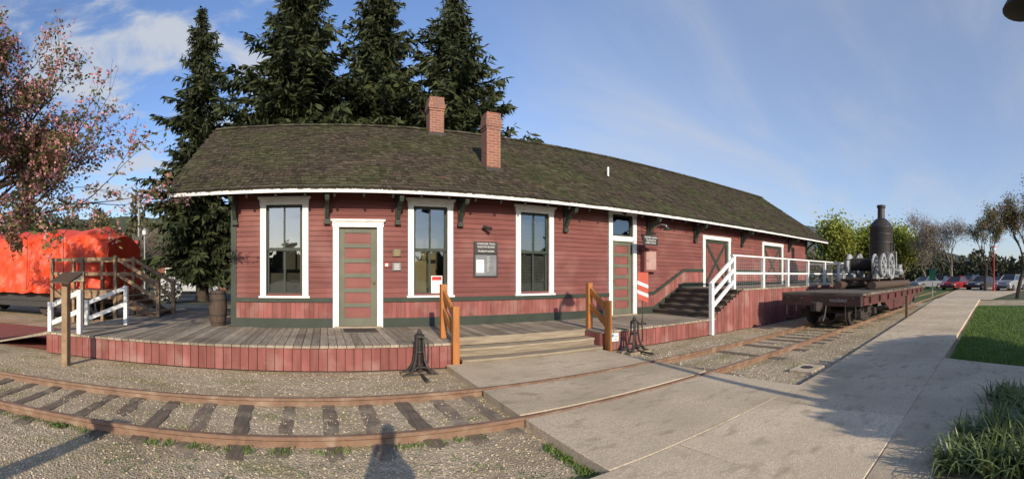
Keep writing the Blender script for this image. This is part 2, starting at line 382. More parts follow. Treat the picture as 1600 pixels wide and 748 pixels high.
TB = [(-16,3.0),(-8,3.75),(-4,4.2),(0,4.52),(3,4.58),(6,4.66),(11,4.74),(40,4.9)]
def yc(x):
    for (a, p), (c, q) in zip(TB, TB[1:]):
        if x <= c:
            t = (x-a)/(c-a); return p + (q-p)*t
    return TB[-1][1]
def ycs(x): return sum(yc(x+d) for d in (-1.5,-1,-.5,0,.5,1,1.5))/7
G = .61
def slabs():
    b = MB(); zt = .085
    def slab(poly):
        cx = sum(p[0] for p in poly)/len(poly); cy = sum(p[1] for p in poly)/len(poly)
        n = len(poly); t = R.random()
        top = [(p[0], p[1], zt + R.uniform(-.003,.003)) for p in poly]; bot = [(p[0], p[1], -.02) for p in poly]
        ins = [(p[0] + (cx-p[0])/max(abs(cx-p[0]),.01)*.010, p[1] + (cy-p[1])/max(abs(cy-p[1]),.01)*.010, zt+.005) for p in poly]
        b.add(bot+top+ins, [[2*n+i for i in range(n)]] + [[n+i, n+(i+1)%n, 2*n+(i+1)%n, 2*n+i] for i in range(n)] + [[i, (i+1)%n, n+(i+1)%n, n+i] for i in range(n)], t)
    XL, XR = 2.0, 5.15
    e = .003
    far = lambda x: ycs(x)+G+.045
    fin = lambda x: ycs(x)+G-.085
    nin = lambda x: ycs(x)-G+.085
    nea = lambda x: ycs(x)-G-.045
    slab([(XL,far(XL)),(XR,far(XR)),(XR,6.74),(XL,6.74)])
    slab([(XL,nin(XL)),(XR,nin(XR)),(XR,fin(XR)),(XL,fin(XL))])
    slab([(XL,2.527),(XR,2.527),(XR,nea(XR)),(XL,nea(XL))])
    yl = lambda x: 2.52 if x < 5.2 else 2.52 + .055*(x-5.2)
    xs = [.9,2.75,4.4,6.0,7.6,9.2,10.8,12.4,14,15.6,17.2,18.8,20.4,22,23.6,25.2,26.8]
    for a, c in zip(xs, xs[1:]):
        slab([(a+e,.93),(c-e,.93),(c-e,yl(c)),(a+e,yl(a))])
    for a, c in zip(xs[1:4], xs[2:4]):
        slab([(a+e,-1.2),(c-e,-1.2),(c-e,.925),(a+e,.925)])
    slab([(6.003,-1.2),(6.5,-1.2),(7.6,.925),(6.003,.925)])
    return struct(b.build('concrete_path', M['concrete']))
slabs()
sheet('concrete_plaza', [(26.9,.2),(60,-6),(60,4.4),(26.9,3.7)], .03, M['concrete'])
t = thing('utility_cover', 'square pale concrete utility cover set in the gravel beside the walk', 'cover', (6.35,2.98,0))
MB().box(6.08,6.62,2.78,3.18,-.02,.05).build('cover_slab', M['concrete'], t, bevel=.01)
MB().lathe([(.10,0),(.10,.008)], (6.35,2.98,.05), 16).build('lid', M['iron'], t)

# ------------------------------------------------------------------ loose stones
def stones(n, xr, yr, sz, ex):
    b = MB()
    O = [(1,0,0),(-1,0,0),(0,1,0),(0,-1,0),(0,0,1),(0,0,-1)]
    Fc = [(0,2,4),(2,1,4),(1,3,4),(3,0,4),(2,0,5),(1,2,5),(3,1,5),(0,3,5)]
    for i in range(n):
        x = R.uniform(*xr); y = yr[0] + (yr[1]-yr[0])*R.random()**1.5
        if ex(x, y): continue
        s = R.uniform(*sz); a = R.uniform(0, pi); ca, sa = cos(a), sin(a)
        sx, sy, sz_ = s*R.uniform(.7,1.4), s*R.uniform(.6,1.1), s*R.uniform(.5,.8)
        z = s*.15
        b.add([(x+ca*v[0]*sx-sa*v[1]*sy, y+sa*v[0]*sx+ca*v[1]*sy, z+v[2]*sz_+R.uniform(-.2,.2)*s) for v in O], Fc, R.random())
    return b
def exl(x, y): return abs(abs(y-ycs(x))-G) < .07
b = stones(17000, (-5.5,1.98), (2.0,6.8), (.006,.014), exl)
stuff(b.build('gravel_stones', M['stone']), 'loose pale ballast stones around the near track at left', 'gravel')
b = stones(5000, (5.2,14), (2.7,6.8), (.009,.02), lambda x,y: exl(x,y) or y < 2.55+.06*(x-5.2))
stuff(b.build('gravel_stones', M['stone']), 'loose pale stones between the flat car and the concrete walk', 'gravel')
b = MB()
def weed(x, y, n, h):
    for k in range(n):
        a = R.uniform(0, 2*pi); d = Vector((cos(a)*.7, sin(a)*.7, R.uniform(.5,1.3)))
        b.leaf((x+R.uniform(-.05,.05), y+R.uniform(-.05,.05), 0), d, h*R.uniform(.5,1.2), .012, R.random())
for i in range(150):
    x = R.uniform(-4, 1.95); y = ycs(x) - G + R.choice([-.12,-.1,.1,-.14]) + R.uniform(-.04,.04)
    if noise.noise(Vector((x*1.3, 2, 0))) > -.1: weed(x, y, 8, .05)
for i in range(110): weed(1.96 + R.uniform(-.05,0), R.uniform(1.6, 3.4), 8, .045)
for i in range(110): weed(R.uniform(-2, 2), R.uniform(2.4, 3.5), 5, .03)
for i in range(60):
    weed(R.uniform(5.2, 5.4), R.uniform(2.6, 3.6), 5, .04); weed(R.uniform(2.1,5.1), 2.52, 3, .02)
stuff(b.build('weeds', M['blade']), 'small green weeds along the rail and the concrete edge', 'weeds')

# ------------------------------------------------------------------ track
trk = thing('railway_track', 'rusty railway track on old dark sleepers crossing in front of the depot', 'railway track', (0,4.5,0))
def rail(side):
    b = MB(); zb = -.03
    prof = [(-.055,0),(.055,0),(.055,.012),(.012,.03),(.012,.085),(.032,.098),(.032,.125),(.026,.130),(-.026,.130),(-.032,.125),(-.032,.098),(-.012,.085),(-.012,.03),(-.055,.012)]
    xs = [-16 + .25*i for i in range(int(56/.25))]
    n = len(prof)
    for x in xs:
        y = ycs(x) + side*G
        for u, v in prof: b.v.append((x, y+u, zb+v))
    for i in range(len(xs)-1):
        for k in range(n): b.f.append([i*n+k, i*n+(k+1)%n, (i+1)*n+(k+1)%n, (i+1)*n+k]); b.t.append(.5)
    return b.build('rail', M['rail'], trk)
rail(1); rail(-1)
x = -7.2
while x < 1.9:
    y = ycs(x); L = .95 + R.uniform(-.09,.07); an = R.uniform(-.05,.05) + .06; hw = R.uniform(.075,.105)
    b = MB(); nseg = 12; sink = R.uniform(-.004,.006)
    top = []
    for i in range(nseg+1):
        s = -L + 2*L*i/nseg
        j = R.uniform(-.012,.012); zt = .010 + sink + R.uniform(-.009,.007) - (.012 if i in (0,nseg) else 0)
        cx = x - s*an + j; cy = y + s + (R.uniform(-.03,.03) if i in (0,nseg) else 0)
        h2 = hw*R.uniform(.86,1.06)
        top.append([(cx-h2*1.05, cy, -.05),(cx-h2*.9,cy,zt-.003),(cx-h2*.2,cy,zt+R.uniform(-.006,.004)),(cx+h2*.3,cy,zt+R.uniform(-.006,.004)),(cx+h2*.9,cy,zt-.003),(cx+h2*1.05,cy,-.05)])
    vs = [p for r in top for p in r]; fs = []
    for i in range(nseg):
        for k in range(5): fs.append((i*6+k, i*6+k+1, (i+1)*6+k+1, (i+1)*6+k))
    fs += [(0,1,2,3,4,5), tuple(nseg*6+k for k in range(6))]
    b.add(vs, fs, R.random()); b.build('sleeper', M['tie'], trk)
    x += .43 + R.uniform(-.05,.05)
x = 5.5
while x < 22:
    y = ycs(x); hw = .1
    MB().box(x-hw, x+hw, y-.95, y+.95, -.05, .002+R.uniform(-.006,.01), R.random()).build('sleeper', M['tie'], trk); x += .5

# ------------------------------------------------------------------ depot
DW = 9.25; WL = -2.0; WR = 19.6; WB = 16.35
depot = thing('train_depot', 'long red clapboard railway depot with brown shake roof and white eave', 'railway depot', (8.8, 12.8, 0))
EY = 8.6; EZ = 3.36; RY = 12.8; SL = .645; RX0, RX1 = -3.27, 20.95
RZ = EZ + SL*(RY-EY)
casing = {'w1': (-1.367,-.319,1.07,3.22), 'w2': (1.852,2.886,1.07,3.22), 'w3': (4.457,5.51,1.07,3.22),
          'd1': (.208,1.296,.43,2.73), 'd2': (7.27,8.29,.43,3.40), 'f1': (11.33,12.95,1.17,2.94), 'f2': (15.23,17.05,1.17,2.96)}
openg = {k: (v[0]+.13, v[1]-.13, v[2]+(.09 if k[0]=='w' else 0), v[3]-.13) for k, v in casing.items()}
def split(rects, x0, x1, z0, z1):
    xs = sorted(set([x0,x1] + [min(max(v,x0),x1) for r in rects for v in r[:2]])); out = []
    for a, c in zip(xs, xs[1:]):
        if c-a < 1e-4: continue
        m_ = (a+c)/2; zs = [(max(r[2],z0), min(r[3],z1)) for r in rects if r[0] < m_ < r[1] and r[2] < z1 and r[3] > z0]
        zs.sort(); z = z0
        for p, q in zs:
            if p > z+1e-4: out.append((a,c,z,p))
            z = max(z, q)
        if z < z1-1e-4: out.append((a,c,z,z1))
    return out
b = MB()
for a, c, p, q in split(list(openg.values()), WL, WR, .2, 3.78): b.box(a, c, DW, DW+.14, p, q)
b.box(WL, WL+.14, DW+.14, WB, .2, 3.78); b.box(WR-.14, WR, DW+.14, WB, .2, 3.78); b.box(WL+.14, WR-.14, WB-.14, WB, .2, 3.78)
for gx in (WL, WR-.14): b.prism([(DW,3.78),(WB,3.78),(RY, RZ-.15)], 'x', gx, gx+.14)
rc = list(casing.values()); z = 1.07; pitch = .112
while z < 3.74:
    xs = sorted([(r[0], r[1]) for r in rc if r[2] < z+pitch*.9 and r[3] > z+.02]); x = WL+.1
    for a, c in xs + [(WR-.1, WR)]:
        if a > x + .02:
            p = x
            while p < a - .01:
                q = min(a, p + R.uniform(2.2, 4.4))
                if a - q < .5: q = a
                b.add([(p,DW-.026,z),(q-.002,DW-.026,z),(q-.002,DW-.005,z+pitch),(p,DW-.005,z+pitch),(p,DW,z),(q-.002,DW,z)], [(0,1,2,3),(0,4,5,1)], R.random()); p = q
        x = max(x, c)
    z += pitch
wall = b.build('wall', M['siding'], depot)
def off(x): return 0 if x < 9.0 else (.70*(x-9.0)/1.35 if x < 10.35 else .70)
def band(name, m, z0, z1, y0, y1, rects):
    brk = sorted(set([WL+.1, 9.0, 10.35, WR-.1] + [v for r in rects for v in r[:2]])); cur = MB()
    for a, c in zip(brk, brk[1:]):
        m_ = (a+c)/2
        if any(r[0] < m_ < r[1] and r[2] < z1+off(m_)-.01 and r[3] > z0+off(m_) for r in rects):
            if cur.v: cur.build(name, m, depot); cur = MB()
            continue
        cur.add([(a,y0,z0+off(a)),(c,y0,z0+off(c)),(c,y1,z0+off(c)),(a,y1,z0+off(a)),(a,y0,z1+off(a)),(c,y0,z1+off(c)),(c,y1,z1+off(c)),(a,y1,z1+off(a))],
              [(0,3,2,1),(4,5,6,7),(0,1,5,4),(1,2,6,5),(2,3,7,6),(3,0,4,7)])
    if cur.v: cur.build(name, m, depot)
drects = [casing[k] for k in ('d1','d2','f1','f2')]
b = MB(); x = WL + .1
while x < WR - .1:
    m_ = x + .05; o = off(m_)
    if not any(r[0]-.02 < m_ < r[1]+.02 and r[2] < .98+o and r[3] > .63+o for r in drects):
        b.box(x, x+.096, DW-.03, DW-.003, .62+o, 1.0+o, R.random())
    elif b.v: b.build('wainscot', M['skirt'], depot); b = MB()
    x += .1
b.build('wainscot', M['skirt'], depot)
band('belt_rail', M['green'], .98, 1.075, DW-.065, DW-.002, drects)
band('baseboard', M['green'], .43, .63, DW-.05, DW-.002, drects)
MB().box(WL-.02, WL+.1, DW-.04, DW+.1, .43, 3.76).build('corner_board', M['green'], depot)
MB().box(WR-.1, WR+.02, DW-.04, DW+.1, .43, 3.76).build('corner_board', M['green'], depot)
MB().box(WL+.2, WR-.2, DW+1.3, DW+1.35, .43, 3.7).build('inner_wall', M['room'], depot)
MB().box(WL+.2, WR-.2, DW+.2, DW+1.3, .40, .43).build('inner_floor', M['room'], depot)
def casing_mb(r, hd=True):
    y0 = DW-.055; b = MB(); x0,x1,z0,z1 = r; w_ = .13
    b.box(x0, x0+w_, y0, DW+.02, z0, z1-w_); b.box(x1-w_, x1, y0, DW+.02, z0, z1-w_)
    b.box(x0-.012, x1+.012, y0-.01, DW+.02, z1-w_, z1)
    if hd: b.box(x0-.05, x1+.05, y0-.05, DW+.01, z1, z1+.04); b.box(x0-.03, x1+.03, y0-.03, DW+.01, z1-.02, z1-.001)
    return b
def window(k):
    x0,x1,z0,z1 = openg[k]; r = casing[k]
    wi = casing_mb(r).build('window', M['white'], depot, bevel=.004)
    MB().box(r[0]-.03, r[1]+.03, DW-.09, DW+.05, r[2], r[2]+.045).build('sill', M['white'], wi, bevel=.004)
    zm = (z0+z1)/2
    for (a, c, yy) in ((z0-.045, zm+.03, DW+.075), (zm-.03, z1, DW+.035)):
        b = MB(); f = .055
        b.box(x0, x0+f, yy, yy+.04, a, c); b.box(x1-f, x1, yy, yy+.04, a, c); b.box(x0+f, x1-f, yy, yy+.04, a, a+f*1.2); b.box(x0+f, x1-f, yy, yy+.04, c-f, c)
        xm = (x0+x1)/2; b.box(xm-.021, xm+.021, yy+.004, yy+.034, a+f*1.2, c-f)
        b.build('sash', M['green'], wi)
        MB().add([(x0+f*.5,yy+.02,a+.01),(x1-f*.5,yy+.02,a+.01),(x1-f*.5,yy+.02,c-.01),(x0+f*.5,yy+.02,c-.01)], [(0,1,2,3)]).build('pane', M['glass'], wi)
    return wi
w1 = window('w1'); w2 = window('w2'); w3 = window('w3')
x0,x1,z0,z1 = openg['w3']
b = MB(); z = z0
while z < z1-.05:
    b.add([(x0+.03,DW+.15,z),(x1-.03,DW+.15,z),(x1-.03,DW+.18,z+.03),(x0+.03,DW+.18,z+.03)], [(0,1,2,3)], R.random()); z += .045
b.build('blind', M['blind'], w3)
x0,x1,z0,z1 = openg['w2']
MB().box(x0+.12, x0+.42, DW+.5, DW+.52, z0, z0+.75, .4).build('interior_poster', M['curtain'], w2)
MB().box(x0+.36, x1-.08, DW+.7, DW+.72, z0+.1, z0+.95, .6).build('interior_poster', M['curtain'], w2)
MB().box(2.40, 2.66, DW+.052, DW+.056, 1.16, 1.55).build('notice', M['paper'], w2)
MB().box(2.42, 2.64, DW+.047, DW+.0515, 1.45, 1.53).build('notice_heading', M['red'], w2)
x0,x1,z0,z1 = openg['w1']
MB().box(x0+.05, x1-.05, DW+.2, DW+.22, z0, z0+.45).build('interior_shelf', M['room'], w1)
def door(k, top):
    x0,x1,z0,z1 = openg[k]
    d = casing_mb(casing[k]).build('door', M['white'], depot, bevel=.004)
    b = MB(); y = DW+.03; st = .13; n = 6; zt = top
    b.box(x0, x0+st, y, y+.045, z0, zt); b.box(x1-st, x1, y, y+.045, z0, zt)
    h = (zt-z0); ph = (h-.20-.12-.09*(n-1))/n
    b.box(x0+st, x1-st, y, y+.045, z0, z0+.20); z = z0+.20; pan = []
    for i in range(n):
        pan.append((z, z+ph)); z += ph
        hh = .09 if i < n-1 else zt-z
        b.box(x0+st, x1-st, y, y+.045, z, z+hh); z += hh
    b.build('door_leaf', M['doorgreen'], d, bevel=.003)
    for p, q in pan:
        MB().box(x0+st, x1-st, y+.022, y+.04, p, q).box(x0+st+.03, x1-st-.03, y+.012, y+.0215, p+.03, q-.03).build('door_panel', M['doorred'], d)
    kx = x0+.07 if k == 'd2' else x1-.06
    b = MB(); b.lathe([(.012,-.05),(.03,-.045),(.033,-.03),(.02,-.012),(.01,0)], (kx, y, z0+.98), 12, 'y'); b.box(kx-.025, kx+.025, y-.006, y-.0005, z0+.86, z0+1.06)
    b.build('handle', M['bronze'], d)
    MB().box(x0-.1, x1+.1, DW-.12, DW+.1, z0+.001, z0+.03).build('threshold', M['deckx'], d)
    return d
d1 = door('d1', 2.60); d2 = door('d2', 2.52)
x0,x1,z0,z1 = openg['d2']
MB().box(x0, x1, DW-.03, DW+.06, 2.52, 2.66).build('transom_bar', M['white'], d2)
tf = MB(); tf.box(x0,x0+.05,DW+.03,DW+.07,2.66,z1); tf.box(x1-.05,x1,DW+.03,DW+.07,2.66,z1); tf.box(x0+.05,x1-.05,DW+.03,DW+.07,2.66,2.71); tf.box(x0+.05,x1-.05,DW+.03,DW+.07,z1-.05,z1)
tf.build('transom_sash', M['green'], d2)
MB().add([(x0+.02,DW+.05,2.68),(x1-.02,DW+.05,2.68),(x1-.02,DW+.05,z1-.02),(x0+.02,DW+.05,z1-.02)], [(0,1,2,3)]).build('transom_pane', M['glass'], d2)
tag(MB().box(.42,1.1,8.42,8.92,.432,.445).build('door_mat', M['black']), 'dark mat lying on the deck before the left door', 'door mat')
for k in ('f1','f2'):
    x0,x1,z0,z1 = openg[k]
    d = casing_mb(casing[k], hd=False).build('freight_door', M['white'], depot)
    b = MB(); n = 10; w_ = (x1-x0)/n
    for i in range(n): b.box(x0+i*w_, x0+(i+1)*w_-.006, DW+.03, DW+.06, z0, z1, R.random())
    b.build('door_leaf', M['siding'], d)
    b = MB(); g = .11; y0 = DW+.005
    b.box(x0,x0+g,y0,DW+.03,z0,z1); b.box(x1-g,x1,y0,DW+.03,z0,z1); b.box(x0+g,x1-g,y0,DW+.03,z0,z0+g); b.box(x0+g,x1-g,y0,DW+.03,z1-g,z1)
    b.beam((x0+g,DW+.02,z0+g),(x1-g,DW+.02,z1-g),.10,.02,up=(0,1,0)); b.beam((x0+g,DW+.018,z1-g),(x1-g,DW+.018,z0+g),.10,.02,up=(0,1,0))
    b.build('cross_brace', M['green'], d)
# roof
b = MB()
b.add([(RX0+.02,EY+.02,EZ-.03),(RX1-.02,EY+.02,EZ-.03),(RX1-.02,RY,RZ-.03),(RX0+.02,RY,RZ-.03)], [(0,1,2,3)], .1)
b.add([(RX0,2*RY-EY,EZ-.02),(RX1,2*RY-EY,EZ-.02),(RX1,RY,RZ-.01),(RX0,RY,RZ-.01)], [(0,1,2,3)], .4)
uu = Vector((0,1,SL)).normalized(); uy, uz = uu.y, uu.z
Ls = sqrt((RY-EY)**2 + (RZ-EZ)**2); s = -.04; ex = .165
def rp(x, s, n): return (x, EY + s*uy - n*uz, EZ - .03 + s*uz + n*uy)
while s < Ls - .05:
    x = RX0 - R.uniform(0, .1); rowt = R.uniform(-.05,.05); jj = .008 if s < .05 else .026
    while x < RX1:
        w_ = R.choice([.07,.09,.11,.13,.16]) * R.uniform(.9,1.1); j = R.uniform(-jj,jj); hb = R.uniform(.030,.050); xe = min(x+w_-.008, RX1+.02)
        s1 = min(s+.33, Ls+.02); sk_ = R.uniform(-.008,.008)
        a = [rp(x,s+j,0), rp(xe,s+j+sk_,0), rp(xe,s+j+sk_,hb), rp(x,s+j,hb+R.uniform(-.006,.006)), rp(x,s1,.006), rp(xe,s1,.006)]
        tt = min(1, max(0, R.gauss(.46,.22)+rowt + .25*noise.noise(Vector((x*.9,s*1.5,3)))))
        b.add(a, [(3,2,5,4),(0,3,4),(1,5,2)], tt); b.add(a[:4], [(0,1,2,3)], tt*.22); x += w_  # butt faces toned darker, painting in the shadow line of each course
    s += ex
x = RX0
while x < RX1:
    for sg in (-1, 1):
        tt = R.random(); dz = R.uniform(0,.012)
        p = Vector((x, RY, RZ+.035+dz)); q = Vector((x, RY+sg*.16, RZ+.035+dz-.16*SL))
        b.add([p, p+Vector((.3,0,-.012)), q+Vector((.3,0,-.012)), q], [(0,1,2,3)], tt)
        b.add([p, q, q-Vector((0,0,.03)), p-Vector((0,0,.03))], [(0,1,2,3)], tt)
    x += .2
roof = b.build('roof', M['shake'], depot)
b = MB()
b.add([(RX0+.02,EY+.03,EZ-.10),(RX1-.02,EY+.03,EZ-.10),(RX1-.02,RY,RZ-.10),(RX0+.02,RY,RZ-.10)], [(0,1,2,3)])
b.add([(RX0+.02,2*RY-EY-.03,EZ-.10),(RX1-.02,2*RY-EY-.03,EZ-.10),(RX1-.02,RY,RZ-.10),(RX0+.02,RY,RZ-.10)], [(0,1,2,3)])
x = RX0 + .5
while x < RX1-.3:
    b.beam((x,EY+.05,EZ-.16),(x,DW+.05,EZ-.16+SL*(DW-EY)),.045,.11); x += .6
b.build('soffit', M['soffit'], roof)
MB().box(RX0, RX1, EY-.005, EY+.03, EZ-.125, EZ-.035).build('fascia', M['white'], roof)
for gx in (RX0-.005, RX1-.025):
    MB().prism([(EY-.005,EZ-.125),(EY-.005,EZ-.035),(RY,RZ-.04),(2*RY-EY+.005,EZ-.035),(2*RY-EY+.005,EZ-.125),(RY,RZ-.13)], 'x', gx, gx+.03).build('rake_board', M['white'], roof)
b = MB(); x = RX0 + .1
while x < RX1:
    b.lathe([(.006,.02),(.011,.01),(.012,-.008),(.006,-.02)], (x, EY-.05, EZ-.015+R.uniform(-.003,.003)), 6); x += .22
b.beam((RX0,EY-.05,EZ+.004),(RX1,EY-.05,EZ+.004),.007,.007)
b.build('string_lights', M['black'], roof)
for x in (-1.92,.08,1.62,3.05,5.85,8.75,10.9,13.7,17.6,19.5):
    b = MB()
    b.box(x-.05,x+.05,DW-.10,DW-.03,2.72,3.5); b.beam((x,DW-.03,3.36),(x,EY+.08,3.16),.09,.09)
    pts = [(x,DW-.09,2.80),(x,DW-.20,2.98),(x,EY+.28,3.10),(x,EY+.12,3.14)]
    for p, q in zip(pts, pts[1:]): b.beam(p, q, .08, .08)
    b.box(x-.065,x+.065,DW-.12,DW-.03,2.66,2.72)
    b.build('eave_bracket', M['green'], depot)
def chimney(x, y, wd, z0, z1):
    b = MB(); h = wd/2
    b.box(x-h*.9,x+h*.9,y-h*.9,y+h*.9,z0,z1-.42)
    b.box(x-h*.97,x+h*.97,y-h*.97,y+h*.97,z1-.42,z1-.35); b.box(x-h*1.06,x+h*1.06,y-h*1.06,y+h*1.06,z1-.35,z1-.22); b.box(x-h*.98,x+h*.98,y-h*.98,y+h*.98,z1-.22,z1-.12); b.box(x-h*.92,x+h*.92,y-h*.92,y+h*.92,z1-.12,z1)
    b.build('chimney', M['brick'], roof, bevel=.006)
    MB().box(x-h*.5,x+h*.5,y-h*.5,y+h*.5,z1-.02,z1+.004).build('flue', M['dark'], roof)
    MB().box(x-h*.9-.05,x+h*.9+.05,y-h*.9-.05,y-h*.9-.001,z0-.02,EZ+SL*(y-h*.9-EY)+.06).build('chimney_flashing', M['iron'], roof)
chimney(3.36, 12.55, .49, 5.3, 6.9); chimney(4.18, 10.10, .42, 4.0, 5.66)
b = MB(); b.tube([(8.45,10.75,4.6),(8.45,10.75,5.02)], .035, 10); b.tube([(8.45,10.75,4.68),(8.62,10.6,4.63)], .012, 6); b.build('vent_pipe', M['white'], roof, smooth=True)
# wall-mounted things
def plaque(name, lab, cat, r, m, th=.025):
    x0,x1,z0,z1 = r; t_ = thing(name, lab, cat, ((x0+x1)/2, DW-.03, z0))
    MB().box(x0,x1,DW-.03-th,DW-.026,z0,z1).build('plate', m, t_, bevel=.004)
    return t_
def raised(t_, m):
    o = t_.location.copy()
    for i in range(4): MB().box(o.x-.06,o.x+.06,DW-.0575,DW-.0555,o.z+.03+i*.035,o.z+.042+i*.035).build('raised_line', m, t_)
bb = thing('bulletin_board', 'black train bulletin board with white lettering between two windows', 'notice board', (3.68,DW-.03,1.54))
MB().box(3.39,3.97,DW-.07,DW-.026,2.06,2.34).build('header_panel', M['black'], bb, bevel=.004)
MB().box(3.385,3.975,DW-.055,DW-.026,1.52,2.055).build('frame', M['black'], bb)
MB().box(3.42,3.94,DW-.060,DW-.0555,1.55,2.03).build('board', M['slate'], bb)
for s_, zc, tx in ((.062,2.285,'PASSENGER TRAIN'),(.062,2.215,'BULLETIN BOARD'),(.062,2.115,'MUSEUM HOURS')):
    text('lettering', tx, s_, (3.68,DW-.073,zc), M['paper'], bb, squash=.86)
MB().box(3.44,3.63,DW-.064,DW-.0605,1.62,1.92).build('paper_notice', M['paper'], bb)
for i in range(7):
    text('lettering', ['SUN','MON','TUE','WED','THU','FRI','SAT'][i], .035, (3.70,DW-.0615,1.98-i*.052), M['paper'], bb, ax='LEFT')
raised(plaque('plaque', 'small bronze plaque on the clapboards right of the left door, the upper one', 'plaque', (1.50,1.70,1.97,2.13), M['bronze']), M['curtain'])
raised(plaque('plaque', 'small grey plaque on the clapboards right of the left door, the lower one', 'plaque', (1.50,1.70,1.66,1.84), M['greyplate']), M['paper'])
pt = plaque('warning_sticker', 'tiny orange sticker beside the frame of the left door', 'sticker', (1.33,1.42,1.74,1.83), M['orred'])
MB().box(1.345,1.405,DW-.059,DW-.0555,1.755,1.815).build('sticker_face', M['paper'], pt)
sc = thing('security_camera', 'small dark security camera on the wall above the bulletin board', 'security camera', (3.66,DW-.03,2.62))
b = MB(); b.lathe([(.04,-.03),(.045,0)], (3.66,DW-.03,2.68), 12, 'y'); b.tube([(3.66,DW-.05,2.68),(3.66,DW-.12,2.66)], .014, 8); b.build('mount', M['black'], sc, smooth=True)
MB().tube([(3.60,DW-.09,2.67),(3.74,DW-.24,2.62)], [.036,.042], 12).build('camera_body', M['black'], sc, smooth=True)
pb = thing('call_box', 'red wooden call box with paler panel on the wall beside the right door', 'box', (8.72,DW-.03,1.65))
MB().box(8.46,8.98,DW-.20,DW-.026,1.66,2.32).build('box_body', M['siding'], pb, bevel=.006)
MB().prism([(DW-.23,2.32),(DW-.02,2.32),(DW-.02,2.39)], 'x', 8.43, 9.01).build('box_roof', M['siding'], pb)
MB().box(8.52,8.92,DW-.216,DW-.2005,1.72,2.26).build('box_door', M['palered'], pb, bevel=.004)
MB().lathe([(.012,-.03),(.02,-.02),(.01,0)], (8.57,DW-.216,1.98), 8, 'y').build('knob', M['bronze'], pb)
hs = thing('hanging_sign', 'black hanging telegraph sign on a bracket by the right door', 'sign', (8.5,DW-.03,2.3))
b = MB(); b.beam((8.5,DW-.03,2.74),(8.5,DW-.62,2.74),.03,.03); b.beam((8.5,DW-.03,2.98),(8.5,DW-.5,2.76),.02,.02); b.build('bracket', M['black'], hs)
MB().box(8.02,8.58,DW-.63,DW-.60,2.40,2.68).build('sign_board', M['black'], hs, bevel=.004)
b = MB()
for xx in (8.1,8.5): b.tube([(xx,DW-.615,2.68),(xx,DW-.615,2.76)], .006, 6)
b.tube([(8.06,DW-.615,2.755),(8.56,DW-.615,2.755)], .008, 6); b.build('hanger', M['black'], hs)
for i, tx in enumerate(('WESTERN UNION','TELEGRAPH &','CABLE OFFICE')): text('lettering', tx, .068, (8.30,DW-.633,2.615-i*.075), M['paper'], hs, squash=.9)
wl = thing('wall_lamp', 'white gooseneck lamp arm on the wall above the hanging sign', 'wall lamp', (8.95,DW-.03,2.9))
MB().tube([(8.95,DW-.03,2.98),(8.95,DW-.4,3.06),(8.8,DW-.75,2.98),(8.72,DW-.85,2.9)], .016, 8).build('arm', M['white'], wl, smooth=True)
MB().lathe([(.03,.06),(.05,.03),(.13,-.03)], (8.72,DW-.86,2.87), 16).build('shade', M['green'], wl, smooth=True)

# ------------------------------------------------------------------ passenger platform
DF = 6.86
pf = thing('station_platform', 'low grey plank platform with faded red skirt along the depot front', 'platform', (2, 8, 0))
b = MB(); x = -5.2
while x < 8.95:
    w_ = .143; y0 = DF - .03 + R.uniform(-.008,.008); y1 = DW - .01 if x+.07 > WL else 14.2
    if 2.28 < x + .07 < 5.2: y0 = 7.42
    b.box(x, x+w_-.010, y0, y1, .39, .43 + R.uniform(-.003,.003), R.random()); x += w_
b.build('decking', M['deck'], pf)
def vboards(b, x0, x1, y, z0, z1f, w_=.142, th=.025):
    x = x0
    while x < x1 - .03:
        xe = min(x+w_-.009, x1); b.box(x, xe, y+R.uniform(0,.006), y+th, z0, z1f((x+xe)/2), R.random()); x += w_
b = MB(); vboards(b, -5.18, 2.27, DF, .02, lambda x: .389); b.build('skirt', M['skirt'], pf)
b = MB(); vboards(b, 5.2, 8.75, DF, .02, lambda x: .389); b.build('skirt', M['skirt'], pf)
for xx in (2.255, 5.195):
    b = MB(); y = DF + .03
    while y < 7.45: b.box(xx, xx+.02, y, min(y+.136,7.45), .02, .389, R.random()); y += .142
    b.build('skirt', M['skirt'], pf)
b = MB(); y = DF+.03
while y < 14: b.box(-5.19, -5.165, y, y+.136, .02, .389, R.random()); y += .142
b.build('skirt', M['skirt'], pf)
b = MB(); b.box(-5.1, 2.24, DF+.03, DF+.06, 0, .38); b.box(5.22, 8.9, DF+.03, DF+.06, 0, .38); b.box(2.24,5.22,7.5,7.55,0,.38); b.build('framing', M['dark'], pf)
for i in range(3):
    b = MB(); y0 = 6.78 + .28*i; z = .143*(i+1)
    if i < 2:
        b.box(2.285, 5.185, y0-.02, y0+.13, z-.04, z, R.random()); b.box(2.285, 5.185, y0+.138, y0+.285, z-.04, z-.002, R.random())
        b.box(2.285, 5.185, y0, y0+.03, z-.143, z-.041, R.random()*.5)
    else: b.box(2.285, 5.185, 7.39, 7.419, z-.143, z-.001, .3)
    b.build('step', M['deckx'], pf)
rm = MB(); rm.add([(-5.22,6.95,.42),(-5.22,8.4,.42),(-6.9,8.4,.03),(-6.9,6.95,.03),(-5.22,6.95,.36),(-5.22,8.4,.36),(-6.9,8.4,0),(-6.9,6.95,0)], [(0,1,2,3),(0,3,7,4),(1,5,6,2),(3,2,6,7)]); rm.build('ramp', M['deck'], pf)
